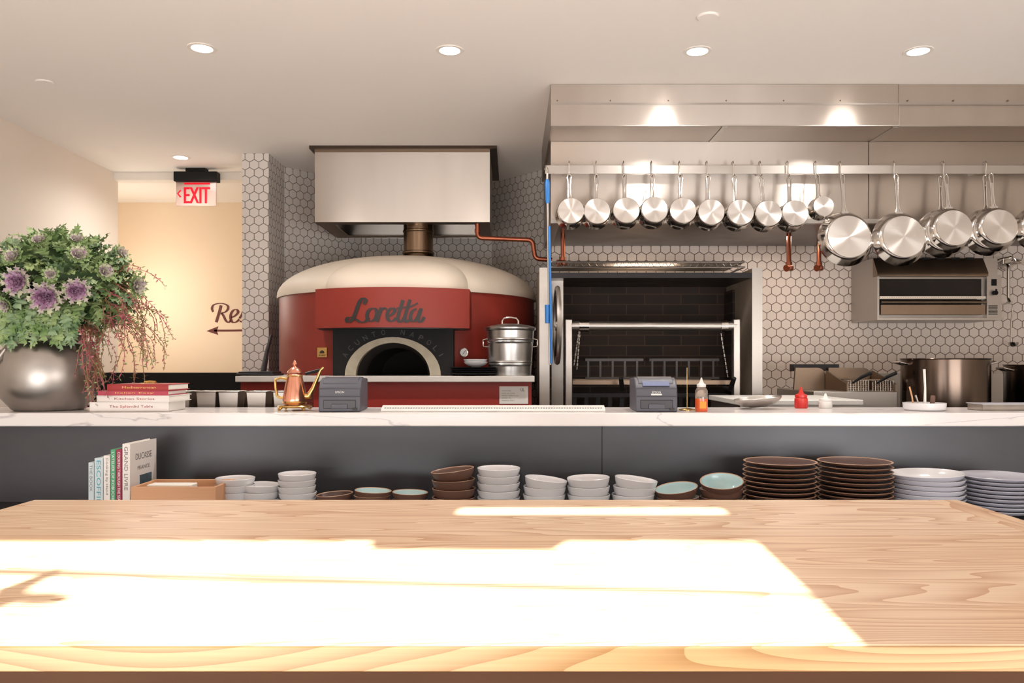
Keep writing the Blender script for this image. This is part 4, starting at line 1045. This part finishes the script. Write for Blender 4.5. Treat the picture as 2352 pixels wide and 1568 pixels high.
def sprig(p,d,L,droop):
    pts=[p.copy()]; n=int(L/.018)
    for i in range(n):
        d=(d+Vector((rs.uniform(-.25,.25),rs.uniform(-.25,.25),rs.uniform(-.2,.2)-droop))).normalized(); p=p+d*.018
        if p.z<-.475: p.z=-.475+rs.uniform(0,.01)
        if p.x<-.75: p.x=-.75
        pts.append(p.copy())
        for _ in range(3):
            dd=(d*.6+Vector((rs.uniform(-1,1),rs.uniform(-1,1),rs.uniform(-1,1)))).normalized()
            Lf=rs.uniform(.009,.020); s2=dd.cross(Vector((rs.random(),rs.random(),rs.random()))).normalized()*.0028
            sg.add([p,p+dd*Lf*.5+s2,p+dd*Lf,p+dd*Lf*.5-s2],[(0,1,2,3)],rs.choice([0,0,1]))
    sg.tube(pts,.0012,4)
for k in range(48):
    sprig(Vector((.19+rs.uniform(-.05,.05),rs.uniform(-.1,.1),rs.uniform(-.16,.03))),Vector((1,rs.uniform(-.5,.5),rs.uniform(-.6,.9))),rs.uniform(.14,.38),.17)
for k in range(20):
    sprig(Vector((.15,rs.uniform(-.14,0),-.16)),Vector((.6,-.6,-.6)),rs.uniform(.2,.38),.3)
for k in range(18):
    sprig(Vector((-.22,rs.uniform(-.1,0),-.12)),Vector((-.5,-.4,-.8)),rs.uniform(.15,.38),.3)
sg.make('red_sprigs',[M_spr,M_leaf],ar,recalc=False,kind='stuff',ang=180)

# ---------------- ceiling fittings & exit sign
dl=None
for px,py in ((464,110),(1033,115),(1602,117),(2109,117),(415,361)):
    Y=(CH-CZ)*F/(835-py); x=X(px,Y)
    if dl is None:
        dl=T('recessed_downlight','small round recessed ceiling downlight, switched on','lamp',(x,Y,CH),group='ceiling downlights')
        MB().lathe([(.045,-.004),(.060,-.004),(.062,-.0005),(.045,-.0005),(.045,-.004)],seg=40).make('trim_ring',M_white,dl)
        MB().lathe([(0,-.003),(.0445,-.003),(.0445,-.0005),(0,-.0005)],seg=40).make('lens',M_lens,dl)
    else: dup(dl,loc=(x,Y,CH))
    la=bpy.data.lights.new('downlight','SPOT'); la.energy=34; la.spot_size=math.radians(165); la.spot_blend=.8; la.shadow_soft_size=.05; la.color=(1,.95,.90); la.specular_factor=.08
    lo=bpy.data.objects.new('downlight_lamp',la); col.objects.link(lo); lo.location=(x,Y,CH-.03)
c0=None
for px,py in ((1626,37),(103,188)):
    Y=(CH-CZ)*F/(835-py)
    if c0 is None: c0=MB().lathe([(0,-.008),(.038,-.008),(.042,-.005),(.042,-.0005),(0,-.0005)],seg=40).make('sprinkler_cover',M_ceil,loc=(X(px,Y),Y,CH),label='flat round ceiling sprinkler cover plate',category='sprinkler',group='sprinkler covers')
    else: dup(c0,loc=(X(px,Y),Y,CH))
ex=T('exit_sign','illuminated red exit sign hanging from the ceiling','sign',(X(452,5.6),5.6,CH))
u=5.6/F
MB().box(-49*u,50*u,-.035,.035,Z(418,5.6)-CH,Z(396,5.6)-CH).make('sign_housing',M_black,ex,bevel=.003)
MB().box(-22*u,23*u,-.03,.03,Z(395,5.6)-CH-.001,-.0005).make('ceiling_canopy',M_black,ex)
MB().box(-47*u,45*u,-.004,.004,Z(473,5.6)-CH,Z(418,5.6)-CH-.0005).make('sign_panel',M_glass,ex,bevel=.001)
m=MB()
for dx in (-1.2,0,1.2): m.text('EXIT',58*u,37*u,lambda a,b,dx=dx:(-28*u+a+dx*u,-.0056-dx*.0001,Z(467,5.6)-CH+b))
m.ribbon([(-36,437-470),(-43,445-470),(-36,453-470)],3.5,3.5,lambda a,b:(a*u,-.0055,Z(470,5.6)-CH-b*u),sub=1)
m.box(-28*u,31*u,-.0062,-.0055,Z(424,5.6)-CH,Z(420,5.6)-CH)
m.make('exit_lettering',M_exit,ex,recalc=False)
def fR(px,py): return (X(px,6.6)-X(520,6.6),0,Z(py,6.6)-Z(740,6.6))
m=MB()
m.ribbon([(508,701),(505,713),(501,726),(497,740)],2,7,fR)
m.ribbon([(490,716),(487,709),(490,701),(500,697),(512,697),(522,701),(524,708),(518,716),(508,719)],2,5.5,fR)
m.ribbon([(509,718),(514,726),(519,736),(525,740),(530,736)],2.5,6,fR)
m.ribbon([(x-0,y) for x,y in E(531,727,1.0)],1.8,6.5,fR)
m.ribbon([(550,731),(556,722),(560,712),(561,722),(562,732),(557,739),(551,737)],1.8,6,fR)
m.ribbon([(492,759),(530,759),(560,758.5),(600,759)],4.5,4.5,fR)
m.add([fR(474,760),fR(502,749),(fR(498,760)),fR(502,769)],[(0,1,2),(0,2,3)])
m.make('wall_lettering',M_maroon,loc=(X(520,6.6),6.598,Z(740,6.6)),recalc=False,label='maroon script restroom lettering with arrow on wall',category='lettering')

# ---------------- lights
def area(name,loc,rot,sx,sy,e,c):
    la=bpy.data.lights.new(name,'AREA'); la.shape='RECTANGLE'; la.size=sx; la.size_y=sy; la.energy=e; la.color=c
    o=bpy.data.objects.new(name,la); col.objects.link(o); o.location=loc; o.rotation_euler=rot; return o
area('rear_fill',(-1.2,YB+.03,1.0),(math.radians(104),0,0),2.4,1.5,110,(1,.99,.985))  # added fill light in front of the solid rear wall, brightens the room
area('rear_fill_side',(2.0,YB+.03,1.25),(math.radians(104),0,0),2.4,1.7,122,(1,.99,.985))  # second added fill light; the rear wall has no window on this side
s=bpy.data.lights.new('sun','SUN'); s.energy=36; s.angle=math.radians(.6); s.color=(1,.975,.94)
so=bpy.data.objects.new('sun',s); col.objects.link(so)
so.rotation_euler=Vector((sd,1,-te)).to_track_quat('-Z','Y').to_euler()
# lamps in the underside of the hood, shining down
for x_,e_,c_ in ((.80,3.0,(1,.78,.58)),(1.65,3.0,(1,.84,.70))):
    o=area('hood_lamp',(x_,4.65,1.985),(0,0,0),.35,.12,e_,c_); o.data.specular_factor=.1
l=bpy.data.lights.new('corridor_fill','POINT'); l.energy=14; l.color=(1,.92,.80); l.shadow_soft_size=.2; l.specular_factor=0  # added point light without a fixture, brightens the corridor walls
o=bpy.data.objects.new('corridor_fill',l); col.objects.link(o); o.location=(-2.9,6.0,1.8)
wd=bpy.data.worlds.new('World'); sc.world=wd; wd.use_nodes=True
wd.node_tree.nodes['Background'].inputs[0].default_value=(1,.98,.95,1); wd.node_tree.nodes['Background'].inputs[1].default_value=1.5

# ---------------- camera
cam=bpy.data.cameras.new('cam'); co=bpy.data.objects.new('camera',cam); col.objects.link(co)
co.location=(0,0,CZ); co.rotation_euler=(math.radians(90),0,0)
cam.sensor_width=36; cam.lens=36*F/2352; cam.shift_y=51/2352; cam.clip_start=.02
sc.camera=co
